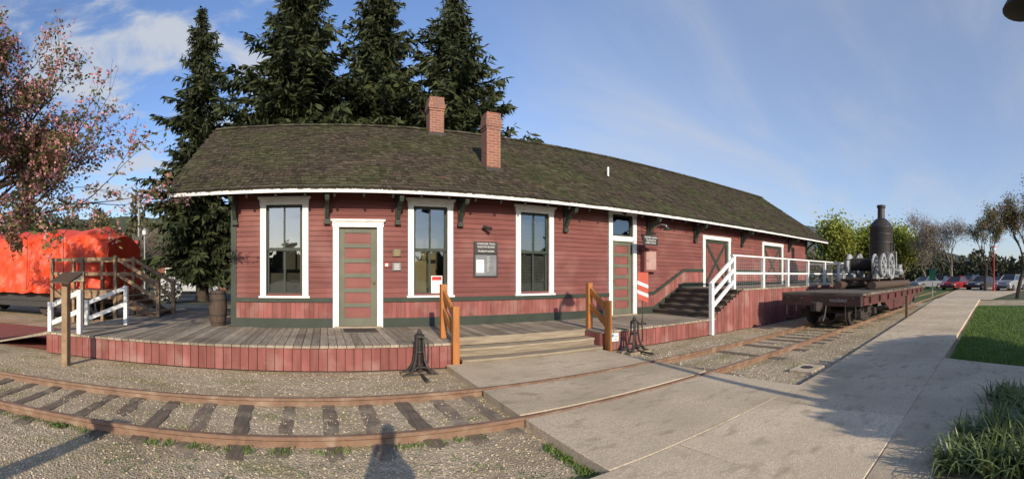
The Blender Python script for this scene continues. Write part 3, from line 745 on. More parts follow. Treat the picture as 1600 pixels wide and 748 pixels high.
def handrail(name, lab, posts, mid, m, pw, group=None, cat='handrail'):
    t_ = thing(name, lab, cat, (posts[0][0], posts[0][1], posts[0][2]), group)
    for p in posts:
        MB().box(p[0]-pw/2, p[0]+pw/2, p[1]-pw/2, p[1]+pw/2, p[2], p[3], R.random()).build('post', m, t_, bevel=.006)
    for (h, wd, ht) in mid:
        for p, q in zip(posts, posts[1:]):
            e = Vector((q[0]-p[0], q[1]-p[1], 0)).normalized()*(pw/2)
            MB().beam((p[0]+e.x,p[1]+e.y,p[3]-h), (q[0]-e.x,q[1]-e.y,q[3]-h), wd, ht, R.random()).build('rail', m, t_)
    return t_
handrail('ramp_handrail', 'short white wooden handrail at the left ramp, nearer the track', [(-4.45,6.95,.43,1.28),(-5.15,6.95,.2,1.02)], [(.06,.04,.09),(.42,.04,.09)], M['white'], .09)
handrail('ramp_handrail', 'short white wooden handrail at the left ramp, nearer the wall side', [(-4.35,8.75,.43,1.32),(-5.15,8.35,.3,1.0)], [(.06,.04,.09),(.42,.04,.09)], M['white'], .09)
handrail('step_handrail', 'orange timber handrail left of the wide wooden steps', [(2.14,7.42,.43,1.40),(2.16,6.76,0,1.05)], [(.16,.05,.12),(.48,.05,.12)], M['orange'], .11)
handrail('step_handrail', 'orange timber handrail right of the wide wooden steps', [(5.32,7.42,.43,1.40),(5.32,6.76,0,1.05)], [(.16,.05,.12),(.48,.05,.12)], M['orange'], .11)
sn = thing('small_sign', 'small white notice with a blue mark at foot of right orange handrail', 'sign', (5.56,DF-.03,.2))
MB().box(5.44,5.66,DF-.015,DF-.003,.20,.37).build('plate', M['paper'], sn)
MB().box(5.47,5.53,DF-.019,DF-.0155,.29,.35).build('blue_mark', mat('blue_mark', (.05,.25,.45)), sn)
for i in range(2): MB().box(5.55,5.63,DF-.019,DF-.0155,.24+i*.05,.255+i*.05).build('text_line', M['greyplate'], sn)
pd = thing('signal_paddle', 'orange and white banded signal paddle on a thin staff beside the right door', 'signal', (6.66,7.2,.43))
px_, py_ = 6.66, 7.2
MB().lathe([(.10,0),(.10,.02),(.03,.05),(.02,.12)], (px_,py_,.43), 14).build('foot', M['iron'], pd, smooth=True)
MB().tube([(px_,py_,.45),(px_,py_,1.62)], .011, 8).build('staff', M['iron'], pd, smooth=True)
dirx = Vector((cos(.75), -sin(.75), 0)); off_ = Vector((sin(.75), cos(.75), 0))*.014
z0_ = .98
for h, mm in ((.12,'orred'),(.08,'white'),(.13,'orred'),(.08,'white'),(.24,'orred')):
    hw = .125; A = Vector((px_,py_-.018,0)); q = [A-dirx*hw, A+dirx*hw]; top = mm == 'orred' and h > .2
    vs = [(q[0].x,q[0].y,z0_+.05),(q[1].x,q[1].y,z0_-.05),(q[1].x,q[1].y,z0_+h-(0 if top else .05)),(q[0].x,q[0].y,z0_+h+(0 if top else .05))]
    MB().add(vs + [(v[0]+off_.x, v[1]+off_.y, v[2]) for v in vs], [(0,1,2,3),(7,6,5,4),(0,4,5,1),(1,5,6,2),(2,6,7,3),(3,7,4,0)]).build('red_band' if mm == 'orred' else 'white_band', M[mm], pd)
    z0_ += h
# ------------------------------------------------------------------ freight platform
fp = thing('freight_platform', 'high freight platform with red boarded front behind the flat car', 'freight platform', (14, 8, 0))
FZ = 1.17
b = MB(); x = 10.25
while x < 20.2: b.box(x, x+.135, DF-.03, DW-.07, FZ-.045, FZ+R.uniform(-.003,.003), R.random()); x += .143
b.build('decking', M['deck'], fp)
b = MB(); vboards(b, 8.77, 20.2, DF-.015, .02, lambda x: FZ-.05 if x > 10.2 else max(.44, .46 + (FZ-.5)*(x-8.85)/1.35)); b.build('skirt', M['skirt'], fp)
for i in range(5):
    z = .43 + .148*(i+1); x = 8.95 + .27*i
    b = MB(); b.box(x-.03, x+.29, DF+.03, DW-.08, z-.045, z, R.random()); b.box(x, x+.02, DF+.03, DW-.08, z-.148, z-.046, .2); b.build('step', M['dsteps'], fp)
fr = thing('platform_railing', 'long white wooden railing along the freight platform and its steps', 'railing', (14, DF, FZ))
PX = [9.85,11.45,13.1,14.75,16.4,18.05,19.75]
for p in [(8.72,DF-.06,.02,1.36)] + [(x,DF+.04,FZ,2.10) for x in PX]: MB().box(p[0]-.05,p[0]+.05,p[1]-.05,p[1]+.05,p[2],p[3]).build('post', M['white'], fr)
MB().beam((9.75,DF+.04,2.12),(19.85,DF+.04,2.12),.12,.045).build('top_rail', M['white'], fr)
MB().beam((9.9,DF+.04,1.62),(19.75,DF+.04,1.62),.035,.06).build('mid_rail', M['white'], fr)
for h in (.04,.36,.68): MB().beam((8.72,DF-.02,1.36-h),(9.85,DF+.03,2.08-h),.05,.10).build('stair_rail', M['white'], fr)
b = MB(); z = 1.24
while z < 2.08: b.beam((9.9,DF+.045,z),(19.75,DF+.045,z),.004,.004); z += .1
x = 9.95
while x < 19.75: b.beam((x,DF+.045,FZ+.05),(x,DF+.045,2.09),.004,.004); x += .1
b.build('wire_mesh', M['galv'], fr)
MB().beam((19.75,DF+.1,2.12),(19.75,DW-.1,2.12),.1,.045).build('end_rail', M['white'], fr)

# ------------------------------------------------------------------ barrel
br = thing('barrel', 'old dark wooden barrel at the left corner of the depot', 'barrel', (-2.36,9.4,.43))
prof = [(.165,0),(.185,.1),(.20,.25),(.208,.40),(.20,.55),(.185,.68),(.165,.78)]
MB().lathe(prof, (-2.36,9.4,.43), 22).build('staves', M['barrel'], br)
for h in (.06,.22,.56,.70):
    r_ = .165 + .043*sin(pi*h/.78) + .006
    MB().lathe([(r_-.003,h),(r_,h+.005),(r_,h+.04),(r_-.003,h+.045)], (-2.36,9.4,.43), 22).build('hoop', M['iron'], br, smooth=True)
MB().lathe([(.15,.775),(.15,.785)], (-2.36,9.4,.43), 22).build('lid', M['barrel'], br)

# ------------------------------------------------------------------ switch stands
def switch_stand(x, y, lab):
    t_ = thing('switch_stand', lab, 'switch stand', (x, y, 0), 'switch stands beside the track')
    for s_ in (-1, 1): MB().box(x-.28, x+.28, y+s_*.13-.06, y+s_*.13+.06, -.02, .045, R.random()).build('timber_base', M['tie'], t_)
    b = MB()
    for sx in (-1, 1):
        for sy in (-1, 1):
            pts = [Vector((x+sx*.19, y+sy*.13, .045)), Vector((x+sx*.13, y+sy*.10, .10)), Vector((x+sx*.075, y+sy*.065, .24)), Vector((x+sx*.055, y+sy*.05, .42)), Vector((x+sx*.05, y+sy*.045, .62))]
            b.tube(pts, [.030,.025,.02,.018,.02], 8)
            b.box(x+sx*.19-.045, x+sx*.19+.045, y+sy*.13-.04, y+sy*.13+.04, .045, .068)
    for sy in (-1, 1):
        pts = [(x+.16*cos(pi*k/8), y+sy*.13, .055+.11*sin(pi*k/8)) for k in range(9)]; b.tube(pts, .017, 6)
    b.lathe([(.07,.59),(.082,.60),(.082,.635),(.06,.65)], (x,y,0), 16); b.lathe([(.065,.36),(.085,.37),(.085,.395),(.065,.405)], (x,y,0), 16)
    b.build('cast_frame', M['black'], t_, smooth=True)
    b = MB(); b.tube([(x,y,.06),(x,y,.70)], .022, 10); b.lathe([(.035,.65),(.045,.665),(.03,.70),(.015,.73)], (x,y,0), 14); b.build('spindle', M['iron'], t_, smooth=True)
    MB().tube([(x+.02,y-.07,.61),(x+.10,y-.11,.59),(x+.115,y-.12,.42),(x+.105,y-.12,.22)], [.018,.016,.014,.018], 8).build('lever', M['black'], t_, smooth=True)
    MB().box(x-.02,x+.02,y-.55,y-.1,.03,.06).build('connecting_rod', M['iron'], t_)
switch_stand(1.48, 6.47, 'black iron switch stand left of the wide wooden steps')
switch_stand(5.75, 6.45, 'black iron switch stand right of the wide wooden steps')

# ------------------------------------------------------------------ flat car
XE = 11.0; CY = 4.75; HWD = 1.2; XF = 20.9; FD = 1.06
fc = thing('flat_car', 'old dark red railway flat car with plank deck on the track at right', 'railway flat car', (16, CY, 0))
b = MB(); x = XE
while x < XF: b.box(x, x+.19, CY-HWD-.03+R.uniform(-.015,.015), CY+HWD+.03, FD-.06, FD+R.uniform(-.008,.008), R.random()); x += .2
b.build('plank_deck', M['cardeck'], fc)
MB().box(XE-.04, XE+.2, CY-HWD, CY+HWD, FD-.36, FD-.062).build('end_sill', M['carend'], fc, bevel=.012)
MB().box(XF-.2, XF+.04, CY-HWD, CY+HWD, FD-.36, FD-.062).build('end_sill', M['carend'], fc)
for sy in (-1, 1):
    y = CY + sy*HWD
    poly = [(XE+.2,FD-.062),(XF-.2,FD-.062),(XF-.2,FD-.34),(XF-2.4,FD-.36),(XF-3.1,FD-.66),(XE+3.1,FD-.66),(XE+2.4,FD-.36),(XE+.2,FD-.34)]
    MB().prism(poly, 'y', y-.02, y+.02).box(XE+.2,XF-.2,y-.06,y+.06,FD-.1,FD-.063).build('side_sill', M['carred'], fc)
    x = XE + .7
    while x < XF-.3: MB().box(x-.05,x+.05,y+sy*.02-.06,y+sy*.02+.06,FD-.28,FD-.101).build('stake_pocket', M['carend'], fc); x += 1.05
b = MB(); b.box(XE+.3,XF-.3,CY-.18,CY+.18,FD-.55,FD-.07)
for x in (XE+1.55, XF-1.55): b.box(x-.15,x+.15,CY-1.0,CY+1.0,FD-.38,FD-.22)
b.build('centre_sill', M['iron'], fc)
b = MB(); b.box(XE-.32,XE,CY-.09,CY+.09,FD-.44,FD-.26); b.box(XE-.50,XE-.30,CY-.14,CY+.10,FD-.48,FD-.22); b.box(XE-.58,XE-.48,CY-.14,CY-.04,FD-.46,FD-.24); b.build('coupler', M['iron'], fc, bevel=.02)
for s_ in (-1, 1):
    MB().tube([(XE-.02,CY+s_*1.0,FD-.12),(XE-.14,CY+s_*1.0,FD-.14),(XE-.14,CY+s_*.55,FD-.14),(XE-.02,CY+s_*.55,FD-.12)], .012, 6).build('grab_iron', M['iron'], fc)
    MB().tube([(XE-.03,CY+s_*1.05,FD-.3),(XE-.03,CY+s_*1.05,.38),(XE-.03,CY+s_*.75,.38),(XE-.03,CY+s_*.75,FD-.3)], .014, 6).build('stirrup_step', M['iron'], fc)
MB().tube([(XE-.08,CY-.2,FD-.35),(XE-.2,CY-.22,FD-.55),(XE-.3,CY-.2,FD-.75)], .025, 6).build('brake_hose', M['black'], fc)
text('lettering', 'ROCKDALE', .10, (XE-.043, CY-.55, FD-.2), M['galv'], fc, rot=(pi/2,0,-pi/2))
def truck(xc):
    t_ = MB()
    for sy in (-1, 1):
        y = CY + sy*.80
        t_.beam((xc-.85,y,.42),(xc+.85,y,.42),.10,.07); t_.beam((xc-.75,y,.45),(xc-.25,y,.66),.09,.06); t_.beam((xc+.75,y,.45),(xc+.25,y,.66),.09,.06); t_.beam((xc-.28,y,.66),(xc+.28,y,.66),.09,.06)
        t_.beam((xc-.75,y,.40),(xc-.2,y,.24),.09,.05); t_.beam((xc+.75,y,.40),(xc+.2,y,.24),.09,.05); t_.beam((xc-.2,y,.24),(xc+.2,y,.24),.09,.05)
        for k in (-1, 1): t_.box(xc+k*.72-.11,xc+k*.72+.11,y-.09+sy*.06,y+.09+sy*.06,.33,.53); t_.box(xc+k*.2-.04,xc+k*.2+.04,y-.04,y+.04,.26,.64)
        for k in (-.09,.09): t_.lathe([(.06,.28),(.065,.32),(.05,.36),(.065,.40),(.05,.44),(.065,.5),(.06,.6)], (xc+k,y,0), 10)
    t_.box(xc-.15,xc+.15,CY-.95,CY+.95,.46,.62)
    tk = t_.build('truck', M['iron'], fc)
    for k in (-1, 1):
        for sy in (-1, 1):
            prof = [(.06,-.07),(.10,-.06),(.12,-.03),(.30,-.02),(.34,-.055),(.385,-.055),(.39,.03),(.42,.035),(.42,.055),(.33,.055),(.30,.015),(.12,.02),(.06,.03)]
            prof = prof if sy < 0 else [(r, -h) for r, h in prof]
            MB().lathe(prof, (xc+k*.72, CY+sy*G, .495), 24, 'y').build('wheel', M['iron'], tk, smooth=True)
        MB().tube([(xc+k*.72,CY-.9,.495),(xc+k*.72,CY+.9,.495)], .06, 10).build('axle', M['iron'], tk)
truck(XE+1.55); truck(XF-1.55)

# ------------------------------------------------------------------ steam winch on the car
ex_, ey_ = 16.5, CY
dk = thing('steam_winch', 'black upright boiler steam winch with pale cable drums on the flat car', 'steam winch', (ex_, ey_, FD))
Z = FD
for sy in (-.62, .62): MB().tube([(ex_-2.5,ey_+sy,Z+.15),(ex_+3.4,ey_+sy,Z+.15)], .145, 12).build('log_skid', M['barrel'], dk, smooth=True)
for xx in (-1.9,0,2.4): MB().tube([(ex_+xx,ey_-.7,Z+.36),(ex_+xx,ey_+.7,Z+.36)], .07, 10).build('cross_beam', M['barrel'], dk, smooth=True)
bx_ = ex_ + .95
MB().lathe([(.52,.36),(.55,.38),(.55,.70),(.50,.75),(.49,2.46),(.505,2.48),(.505,2.54),(.47,2.57),(.42,2.68),(.24,2.86),(.17,2.90)], (bx_,ey_,Z), 28).build('boiler', M['black'], dk, smooth=True)
MB().lathe([(.165,2.90),(.155,2.94),(.15,3.32),(.18,3.35),(.19,3.44),(.165,3.46)], (bx_,ey_,Z), 20).build('smokestack', M['black'], dk, smooth=True)
for zc in (.95,1.4,1.85,2.2): MB().lathe([(.47,zc),(.507,zc+.01),(.507,zc+.05),(.47,zc+.06)], (bx_,ey_,Z), 28).build('boiler_band', M['black'], dk, smooth=True)
MB().box(bx_-.57,bx_-.51,ey_-.2,ey_+.2,Z+.45,Z+.70).build('fire_door', M['iron'], dk, bevel=.01)
MB().tube([(bx_-.2,ey_-.46,Z+1.8),(bx_-.2,ey_-.62,Z+1.8),(bx_-.2,ey_-.62,Z+.9),(bx_-.7,ey_-.62,Z+.7)], .03, 8).build('steam_pipe', M['iron'], dk, smooth=True)
MB().tube([(bx_+.3,ey_-.38,Z+1.5),(bx_+.45,ey_-.55,Z+1.5),(bx_+.45,ey_-.55,Z+.8),(bx_+.7,ey_-.5,Z+.75)], .03, 8).build('steam_pipe', M['galv'], dk, smooth=True)
for sy in (-.62,.62):
    b = MB(); b.beam((ex_-2.2,ey_+sy,Z+.46),(ex_+.4,ey_+sy,Z+.46),.14,.16)
    for xx in (-1.65,-.45):
        for k in (-1, 1): b.beam((ex_+xx+k*.34,ey_+sy,Z+.52),(ex_+xx+k*.05,ey_+sy,Z+1.0),.09,.09)
        b.box(ex_+xx-.12,ex_+xx+.12,ey_+sy-.07,ey_+sy+.07,Z+.84,Z+1.0)
    b.build('engine_frame', M['winch'], dk)
for xx, rf in ((-1.65,.38),(-.45,.46)):
    prof = [(.05,-.52),(rf*.9,-.51),(rf,-.50),(rf,-.46),(rf*.85,-.44),(.20,-.42),(.20,.42),(rf*.85,.44),(rf,.46),(rf,.50),(rf*.9,.51),(.05,.52)]
    MB().lathe(prof, (ex_+xx,ey_,Z+.90), 28, 'y').build('cable_drum', M['winch'], dk, smooth=True)
    pr = []
    for k in range(17): pr += [(.201,-.40+k*.047),(.24,-.38+k*.047)]
    MB().lathe(pr, (ex_+xx,ey_,Z+.90), 16, 'y').build('cable', M['iron'], dk)
    b = MB()
    for k in range(8): a = k*pi/4; b.beam((ex_+xx+.06*cos(a),ey_-.525,Z+.90+.06*sin(a)),(ex_+xx+rf*.88*cos(a),ey_-.525,Z+.90+rf*.88*sin(a)),.05,.03,up=(0,1,0))
    b.lathe([(.02,-.58),(.09,-.58),(.09,-.51),(.02,-.51)], (ex_+xx,ey_,Z+.90), 12, 'y'); b.build('drum_spokes', M['winch'], dk)
def gear(cx, y, zc, r_, sp=6):
    b = MB(); n = 40
    ri = r_*.80; m = 40; vs = []; fs = []
    for k in range(m):
        a = 2*pi*k/m
        for rr, hh in ((ri,-.04),(r_,-.04),(r_,.04),(ri,.04)): vs.append((cx+rr*cos(a), y+hh, zc+rr*sin(a)))
    for k in range(m):
        for j in range(4): fs.append((k*4+j, k*4+(j+1)%4, ((k+1)%m)*4+(j+1)%4, ((k+1)%m)*4+j))
    b.add(vs, fs)
    for k in range(sp): b.beam((cx,y,zc),(cx+cos(k*2*pi/sp)*r_*.9,y,zc+sin(k*2*pi/sp)*r_*.9),.07,.05)
    for k in range(n):
        a = 2*pi*k/n; b.beam((cx+cos(a)*r_*.98,y,zc+sin(a)*r_*.98),(cx+cos(a)*r_*1.05,y,zc+sin(a)*r_*1.05),.06,.03)
    b.lathe([(.02,-.08),(.11,-.08),(.11,.08),(.02,.08)], (cx,y,zc), 14, 'y')
    b.build('gear', M['winch'], dk)
gear(ex_-.45, ey_-.78, Z+.86, .48, 8); gear(ex_-1.1, ey_-.80, Z+.58, .16); gear(ex_-1.65, ey_-.78, Z+.86, .40, 8)
for s_ in (-.5,.5):
    MB().lathe([(.02,-.34),(.16,-.33),(.17,-.28),(.14,0),(.17,.28),(.16,.33),(.02,.34)], (ex_+2.05,ey_+s_,Z+.66), 16, 'x').build('steam_cylinder', M['winch'], dk, smooth=True)
    MB().box(ex_+1.8,ex_+2.3,ey_+s_-.10,ey_+s_+.10,Z+.80,Z+.98).build('valve_chest', M['winch'], dk, bevel=.02)
    MB().tube([(ex_+1.7,ey_+s_*1.5,Z+.66),(ex_-.45,ey_+s_*1.5,Z+.78)], .025, 6).build('connecting_rod', M['galv'], dk)
for p, q in (((-.9,.55),(-1.05,1.35)),((-.05,.55),(.1,1.4)),((.1,.5),(.3,1.3)),((-2.0,.5),(-2.15,1.25))): MB().tube([(ex_+p[0],ey_-.72,Z+p[1]),(ex_+q[0],ey_-.75,Z+q[1])], .018, 6).build('control_lever', M['iron'], dk)
MB().tube([(ex_-2.1,ey_-.5,Z+.55),(ex_-2.2,ey_-.5,Z+1.05),(ex_-2.2,ey_+.5,Z+1.05),(ex_-2.1,ey_+.5,Z+.55)], .02, 6).build('guard_bar', M['iron'], dk)
MB().lathe([(.20,.30),(.22,.32),(.22,.88),(.18,.93),(.04,.98)], (ex_+2.9,ey_-.1,Z), 16).build('water_tank', M['winch'], dk, smooth=True)
sp_ = thing('marker_post', 'short brown wooden post in the gravel beside the flat car', 'post', (14.6,3.05,0))
MB().box(14.55,14.65,3.0,3.1,-.02,.82).build('post', M['wood'], sp_, bevel=.008)
MB().box(14.53,14.67,2.98,3.12,.82,.85).build('cap', M['wood'], sp_)

# ------------------------------------------------------------------ info sign at left
ip = thing('information_sign', 'tilted dark information board on a brown wooden post at the platform left end', 'information sign', (-4.2,6.12,0))
MB().box(-4.26,-4.14,6.06,6.18,-.02,1.50).build('post', M['palewood'], ip, bevel=.008)
b = MB()
b.add([(-4.42,5.95,1.46),(-3.98,5.88,1.44),(-3.93,6.22,1.60),(-4.37,6.30,1.62),(-4.42,5.95,1.43),(-3.98,5.88,1.41),(-3.93,6.22,1.57),(-4.37,6.30,1.59)], [(0,1,2,3),(4,7,6,5),(0,4,5,1),(1,5,6,2),(2,6,7,3),(3,7,4,0)])
b.build('board', M['barrel'], ip)

# ------------------------------------------------------------------ left stair to the rail car
st = thing('boarding_stair', 'brown timber boarding platform and stair beside the tarp covered rail car', 'stair', (-6.2,11.6,0))
PZ = 1.12; SY0, SY1 = 10.7, 11.9
b = MB(); y = SY0
while y < SY1: b.box(-7.9,-5.6,y,y+.13,PZ-.04,PZ,R.random()); y += .138
b.build('landing', M['palewood'], st)
MB().box(-7.9,-5.6,SY0+.02,SY0+.06,PZ-.24,PZ-.042).build('rim_joist', M['palewood'], st)
for i in range(4):
    z = PZ - .14*(i+1); x = -5.6 + .3*i
    MB().box(x,x+.29,SY0+.04,SY1-.04,z-.04,z,R.random()).build('tread', M['palewood'], st)
for yy in (SY0, SY1):
    MB().prism([(-5.65,PZ-.02),(-5.6,PZ-.02),(-4.3,.43),(-4.6,.43),(-5.65,PZ-.32)], 'y', yy-.02, yy+.03).build('stringer', M['wood'], st)
    for x, zb, zt in ((-7.85,0,2.10),(-6.75,0,2.10),(-5.65,0,2.12),(-4.35,.43,1.42)):
        MB().box(x-.05,x+.05,yy-.05,yy+.05,zb,zt).build('post', M['palewood'], st)
    for h in (.05,.48):
        MB().beam((-7.85,yy,2.08-h),(-5.65,yy,2.08-h),.04,.10).build('guard_rail', M['palewood'], st)
        MB().beam((-5.6,yy,2.08-h),(-4.35,yy,1.38-h),.04,.10).build('guard_rail', M['palewood'], st)
sg = thing('small_sign', 'small beige sign fixed to the boarding stair railing', 'sign', (-6.9,SY0-.06,1.45))
MB().box(-7.15,-6.65,SY0-.09,SY0-.055,1.38,1.68).build('plate', mat('beige_sign', (.36,.33,.22)), sg)
# ------------------------------------------------------------------ covered rail car
rcar = thing('covered_rail_car', 'railway car wrapped in a bright orange tarpaulin beside the boarding stair', 'railway car', (-11,13.6,0))
NX, NS = 130, 54
b = MB(); xa, xb = -16.0, -6.75
prof = []
for j in range(NS+1):
    u = j/NS
    if u < .40: p = (12.2, .92 + (2.95-.92)*u/.40)
    elif u < .60: v = (u-.40)/.20; p = (12.2+2.6*v, 2.95+.34*(1-abs(2*v-1)**1.6))
    else: p = (14.8, 2.95-(2.95-.92)*(u-.60)/.40)
    prof.append(p)
for i in range(NX+1):
    x = xa + (xb-xa)*i/NX; e = max(0, (x-(-7.5))/(.75))
    for j, (y, z) in enumerate(prof):
        sag = .14*noise.noise(Vector((x*.9,1,0))) - .09*abs(sin(x*1.7))
        z2 = z + (sag if .36 < j/NS < .64 else 0) - (z-.9)*.13*e
        yy = y + (13.5-y)*.06*e
        r1 = noise.noise(Vector((x*1.5+z*.9, y*1.4+3, z*1.0))); r2 = noise.noise(Vector((x*3.6-z*1.6, y*2.2, z*1.8))); r3 = noise.noise(Vector((x*7+z*3, y, z*4)))
        nv = .24*(.45-abs(r1)) + .15*(.45-abs(r2)) + .06*(.4-abs(r3)) + .06*noise.noise(Vector((x*.7,z*.4,9)))
        fr_ = min(1, max(0, (z-.9)/2.0)); nv *= (1.15-.5*fr_)
        ny = -1 if j < NS*.40 else (1 if j > NS*.60 else 0)
        b.v.append((x + .08*r2*e, yy+ny*nv, z2 + (nv*.5 if ny == 0 else 0) + (.16*noise.noise(Vector((x*1.6,5,0))) if j in (0,NS) else 0)))
for i in range(NX):
    for j in range(NS): k = i*(NS+1)+j; b.f.append([k,k+1,k+NS+2,k+NS+1]); b.t.append(.5)
b.f.append([NX*(NS+1)+j for j in range(NS+1)]); b.t.append(.4)
b.build('tarpaulin', M['tarp'], rcar, smooth=True)
b = MB(); b.box(-16,-6.6,12.4,14.6,.62,.9); b.box(-6.6,-6.2,12.9,14.1,.62,.8); b.box(-15,-8.4,12.45,12.5,.4,.66); b.build('underframe', M['black'], rcar)
b = MB()
b.beam((-6.25,12.5,.8),(-6.25,12.5,1.9),.04,.04); b.beam((-6.25,14.5,.8),(-6.25,14.5,1.9),.04,.04); b.beam((-6.25,12.5,1.88),(-6.25,14.5,1.88),.04,.04)
b.box(-6.74,-6.15,12.35,14.6,.78,.88); b.build('end_platform', M['black'], rcar)
for xc in (-8.0,-9.6,-13.2):
    for yy in (12.75,14.25):
        MB().lathe([(.08,-.06),(.36,-.05),(.38,0),(.42,.03),(.42,.06),(.08,.06)], (xc,yy,.44), 20, 'y').build('wheel', M['iron'], rcar, smooth=True)
for xc in (-14.5,-12,-10,-8.4): MB().tube([(xc,12.02,.95),(xc+.1,11.94,1.9),(xc+.05,12.0,2.95),(xc,12.5,3.32)], .012, 5).build('tie_rope', M['black'], rcar)
t3 = thing('railway_track', 'short track under the tarp covered rail car', 'railway track', (-11,13.5,0))
for yy in (12.75,14.25): MB().box(-18,-5.8,yy-.035,yy+.035,-.02,.02).build('rail', M['rail'], t3)

# ------------------------------------------------------------------ signal and lamp posts
sgp = thing('crossing_signal', 'tall thin post with small red signal lamp behind the boarding stair', 'railway signal', (*pol(217,17),0))
px, py = pol(217,17)
MB().tube([(px,py,0),(px,py,4.25)], [.05,.04], 10).build('pole', M['galv'], sgp, smooth=True)
MB().lathe([(.02,4.2),(.10,4.25),(.12,4.4),(.02,4.5)], (px,py,0), 12).build('finial', M['galv'], sgp, smooth=True)
b = MB(); b.box(px-.16,px+.16,py-.05,py+.05,2.95,3.1); b.lathe([(.10,-.10),(.10,.02)], (px-.02,py-.08,2.86), 14, 'y'); b.build('lamp_housing', M['black'], sgp)
MB().lathe([(.075,-.02),(.075,.0)], (px-.02,py-.19,2.86), 14, 'y').build('lens', M['red'], sgp)
def lamp_post(x, y, h, lab, m):
    t_ = thing('street_lamp', lab, 'street lamp', (x, y, 0))
    MB().lathe([(.16,0),(.16,.3),(.09,.5),(.06,.7),(.05,h-.5)], (x,y,0), 12).build('pole', m, t_, smooth=True)
    MB().lathe([(.05,h-.5),(.18,h-.42),(.20,h-.1),(.06,h)], (x,y,0), 12).build('lantern', M['lampw'], t_, smooth=True)
    MB().lathe([(.21,h-.1),(.12,h+.02),(.03,h+.12)], (x,y,0), 12).build('cap', m, t_, smooth=True)
lamp_post(*pol(1553,42), 4.4, 'dark red lamp post in front of the parked cars at far right', M['red'])
lamp_post(*pol(226,34), 5.2, 'distant street lamp seen above the boarding stair', M['galv'])
gs = thing('street_sign', 'small green sign on a post beyond the flat car', 'sign', (*pol(1457,30),0))
px, py = pol(1457,30); MB().tube([(px,py,0),(px,py,2.05)], .03, 8).build('post', M['galv'], gs); MB().box(px-.03,px+.03,py-.22,py+.22,1.2,2.0).build('plate', M['sgreen'], gs)

# ------------------------------------------------------------------ trees
def conifer(lab, x, y, H, Rm, seed, low=.08, dens=1.0, taper=2.0):
    rg = random.Random(seed)
    t_ = thing('conifer_tree', lab, 'conifer tree', (x, y, 0), 'tall firs behind the depot')
    MB().tube([(x,y,-.1),(x,y,H*.3),(x+rg.uniform(-.2,.2),y,H*.7),(x,y,H*.985)], [.42,.32,.16,.02], 10).build('trunk', M['bark'], t_, smooth=True)
    b = MB(); z = H*low; tw = MB()
    while z < H*.992:
        f = z/H; Lb = Rm*min(1.0, (1-f)*taper + .03) * (.6 + .4*min(1, (f-low)*8+.3))
        n = int(5*dens)+rg.randint(0,2); a0 = rg.uniform(0, 2*pi)
        wv = rg.uniform(.8,1.15)
        for k in range(n):
            a = a0 + 2*pi*k/n + rg.uniform(-.4,.4)
            mod = 1 + .55*noise.noise(Vector((cos(a)*1.2, sin(a)*1.2, z*.55+seed)))
            L = max(.15, Lb*wv*rg.uniform(.42,1.2)*mod)
            d = Vector((cos(a), sin(a), 0)); side = Vector((-sin(a), cos(a), 0))
            droop = rg.uniform(.15,.46)*(1-f*.85); up = .28*f
            def P(t): return Vector((x,y,z)) + d*(L*t) + Vector((0,0, L*(up*t - droop*t*t*1.1 + .16*t**4)))
            tw.tube([P(0), P(.5), P(.95)], [.035*(1-f)+.01, .02, .006], 4, False)
            m_ = max(3, int(L/.12))
            for i in range(m_):
                t = .08 + .95*(i+rg.random())/m_; p = P(t); wdt = L*.32*(1-t*.75)+.12
                for sgn in (-1, 1):
                    dd = d*rg.uniform(.3,1.0) + side*sgn*rg.uniform(.25,.9) + Vector((0,0,rg.uniform(-.9,.10)))
                    ln = min(.9, wdt*rg.uniform(.7,1.5)+.14)
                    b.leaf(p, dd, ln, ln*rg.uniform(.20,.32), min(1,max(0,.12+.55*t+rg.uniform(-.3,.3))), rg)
                if rg.random() < .8:
                    b.leaf(p+side*rg.uniform(-.6,.6)*wdt, Vector((rg.uniform(-.3,.3),rg.uniform(-.3,.3),-1)), rg.uniform(.25,.65), .13, rg.uniform(0,.55), rg)
        z += (.31 + .14*rg.random())*(1 if f < .8 else .7)
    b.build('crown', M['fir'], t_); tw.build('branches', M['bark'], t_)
def ctop(px, py_, sl): a = az(px); return sl*sin(a), sl*cos(a), zz(py_, sl)
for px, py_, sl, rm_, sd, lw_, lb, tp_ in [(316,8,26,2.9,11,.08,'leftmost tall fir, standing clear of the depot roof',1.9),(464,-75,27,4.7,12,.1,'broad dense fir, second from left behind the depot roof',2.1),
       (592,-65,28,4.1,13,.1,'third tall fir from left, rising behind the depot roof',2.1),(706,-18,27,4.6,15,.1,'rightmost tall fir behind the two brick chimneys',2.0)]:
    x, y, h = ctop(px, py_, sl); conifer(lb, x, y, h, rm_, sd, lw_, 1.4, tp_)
def limb(mb, p, d, L, r, depth, tips, rg, spread=.6, upb=.15, nseg=3, n3=5, gr=.72):
    pts = [Vector(p)]; d = Vector(d).normalized()
    for i in range(nseg):
        d = (d + Vector((rg.uniform(-1,1),rg.uniform(-1,1),rg.uniform(-1,1)))*.18 + Vector((0,0,upb*.3))).normalized()
        pts.append(pts[-1] + d*L/nseg)
    mb.tube(pts, [r*(1-.45*i/nseg) for i in range(nseg+1)], max(3, n3), False)
    if depth <= 1: tips.append((pts, d))
    if depth == 0: return
    for k in range(rg.choice([2,3,3])):
        q = pts[-1] if k < 2 else pts[rg.randint(1,nseg-1)]
        dd = (d + Vector((rg.uniform(-1,1),rg.uniform(-1,1),rg.uniform(-.7,1)))*spread + Vector((0,0,upb))).normalized()
        limb(mb, q, dd, L*gr*rg.uniform(.75,1.2), r*.55, depth-1, tips, rg, spread, upb, nseg, max(3,n3-1), gr)
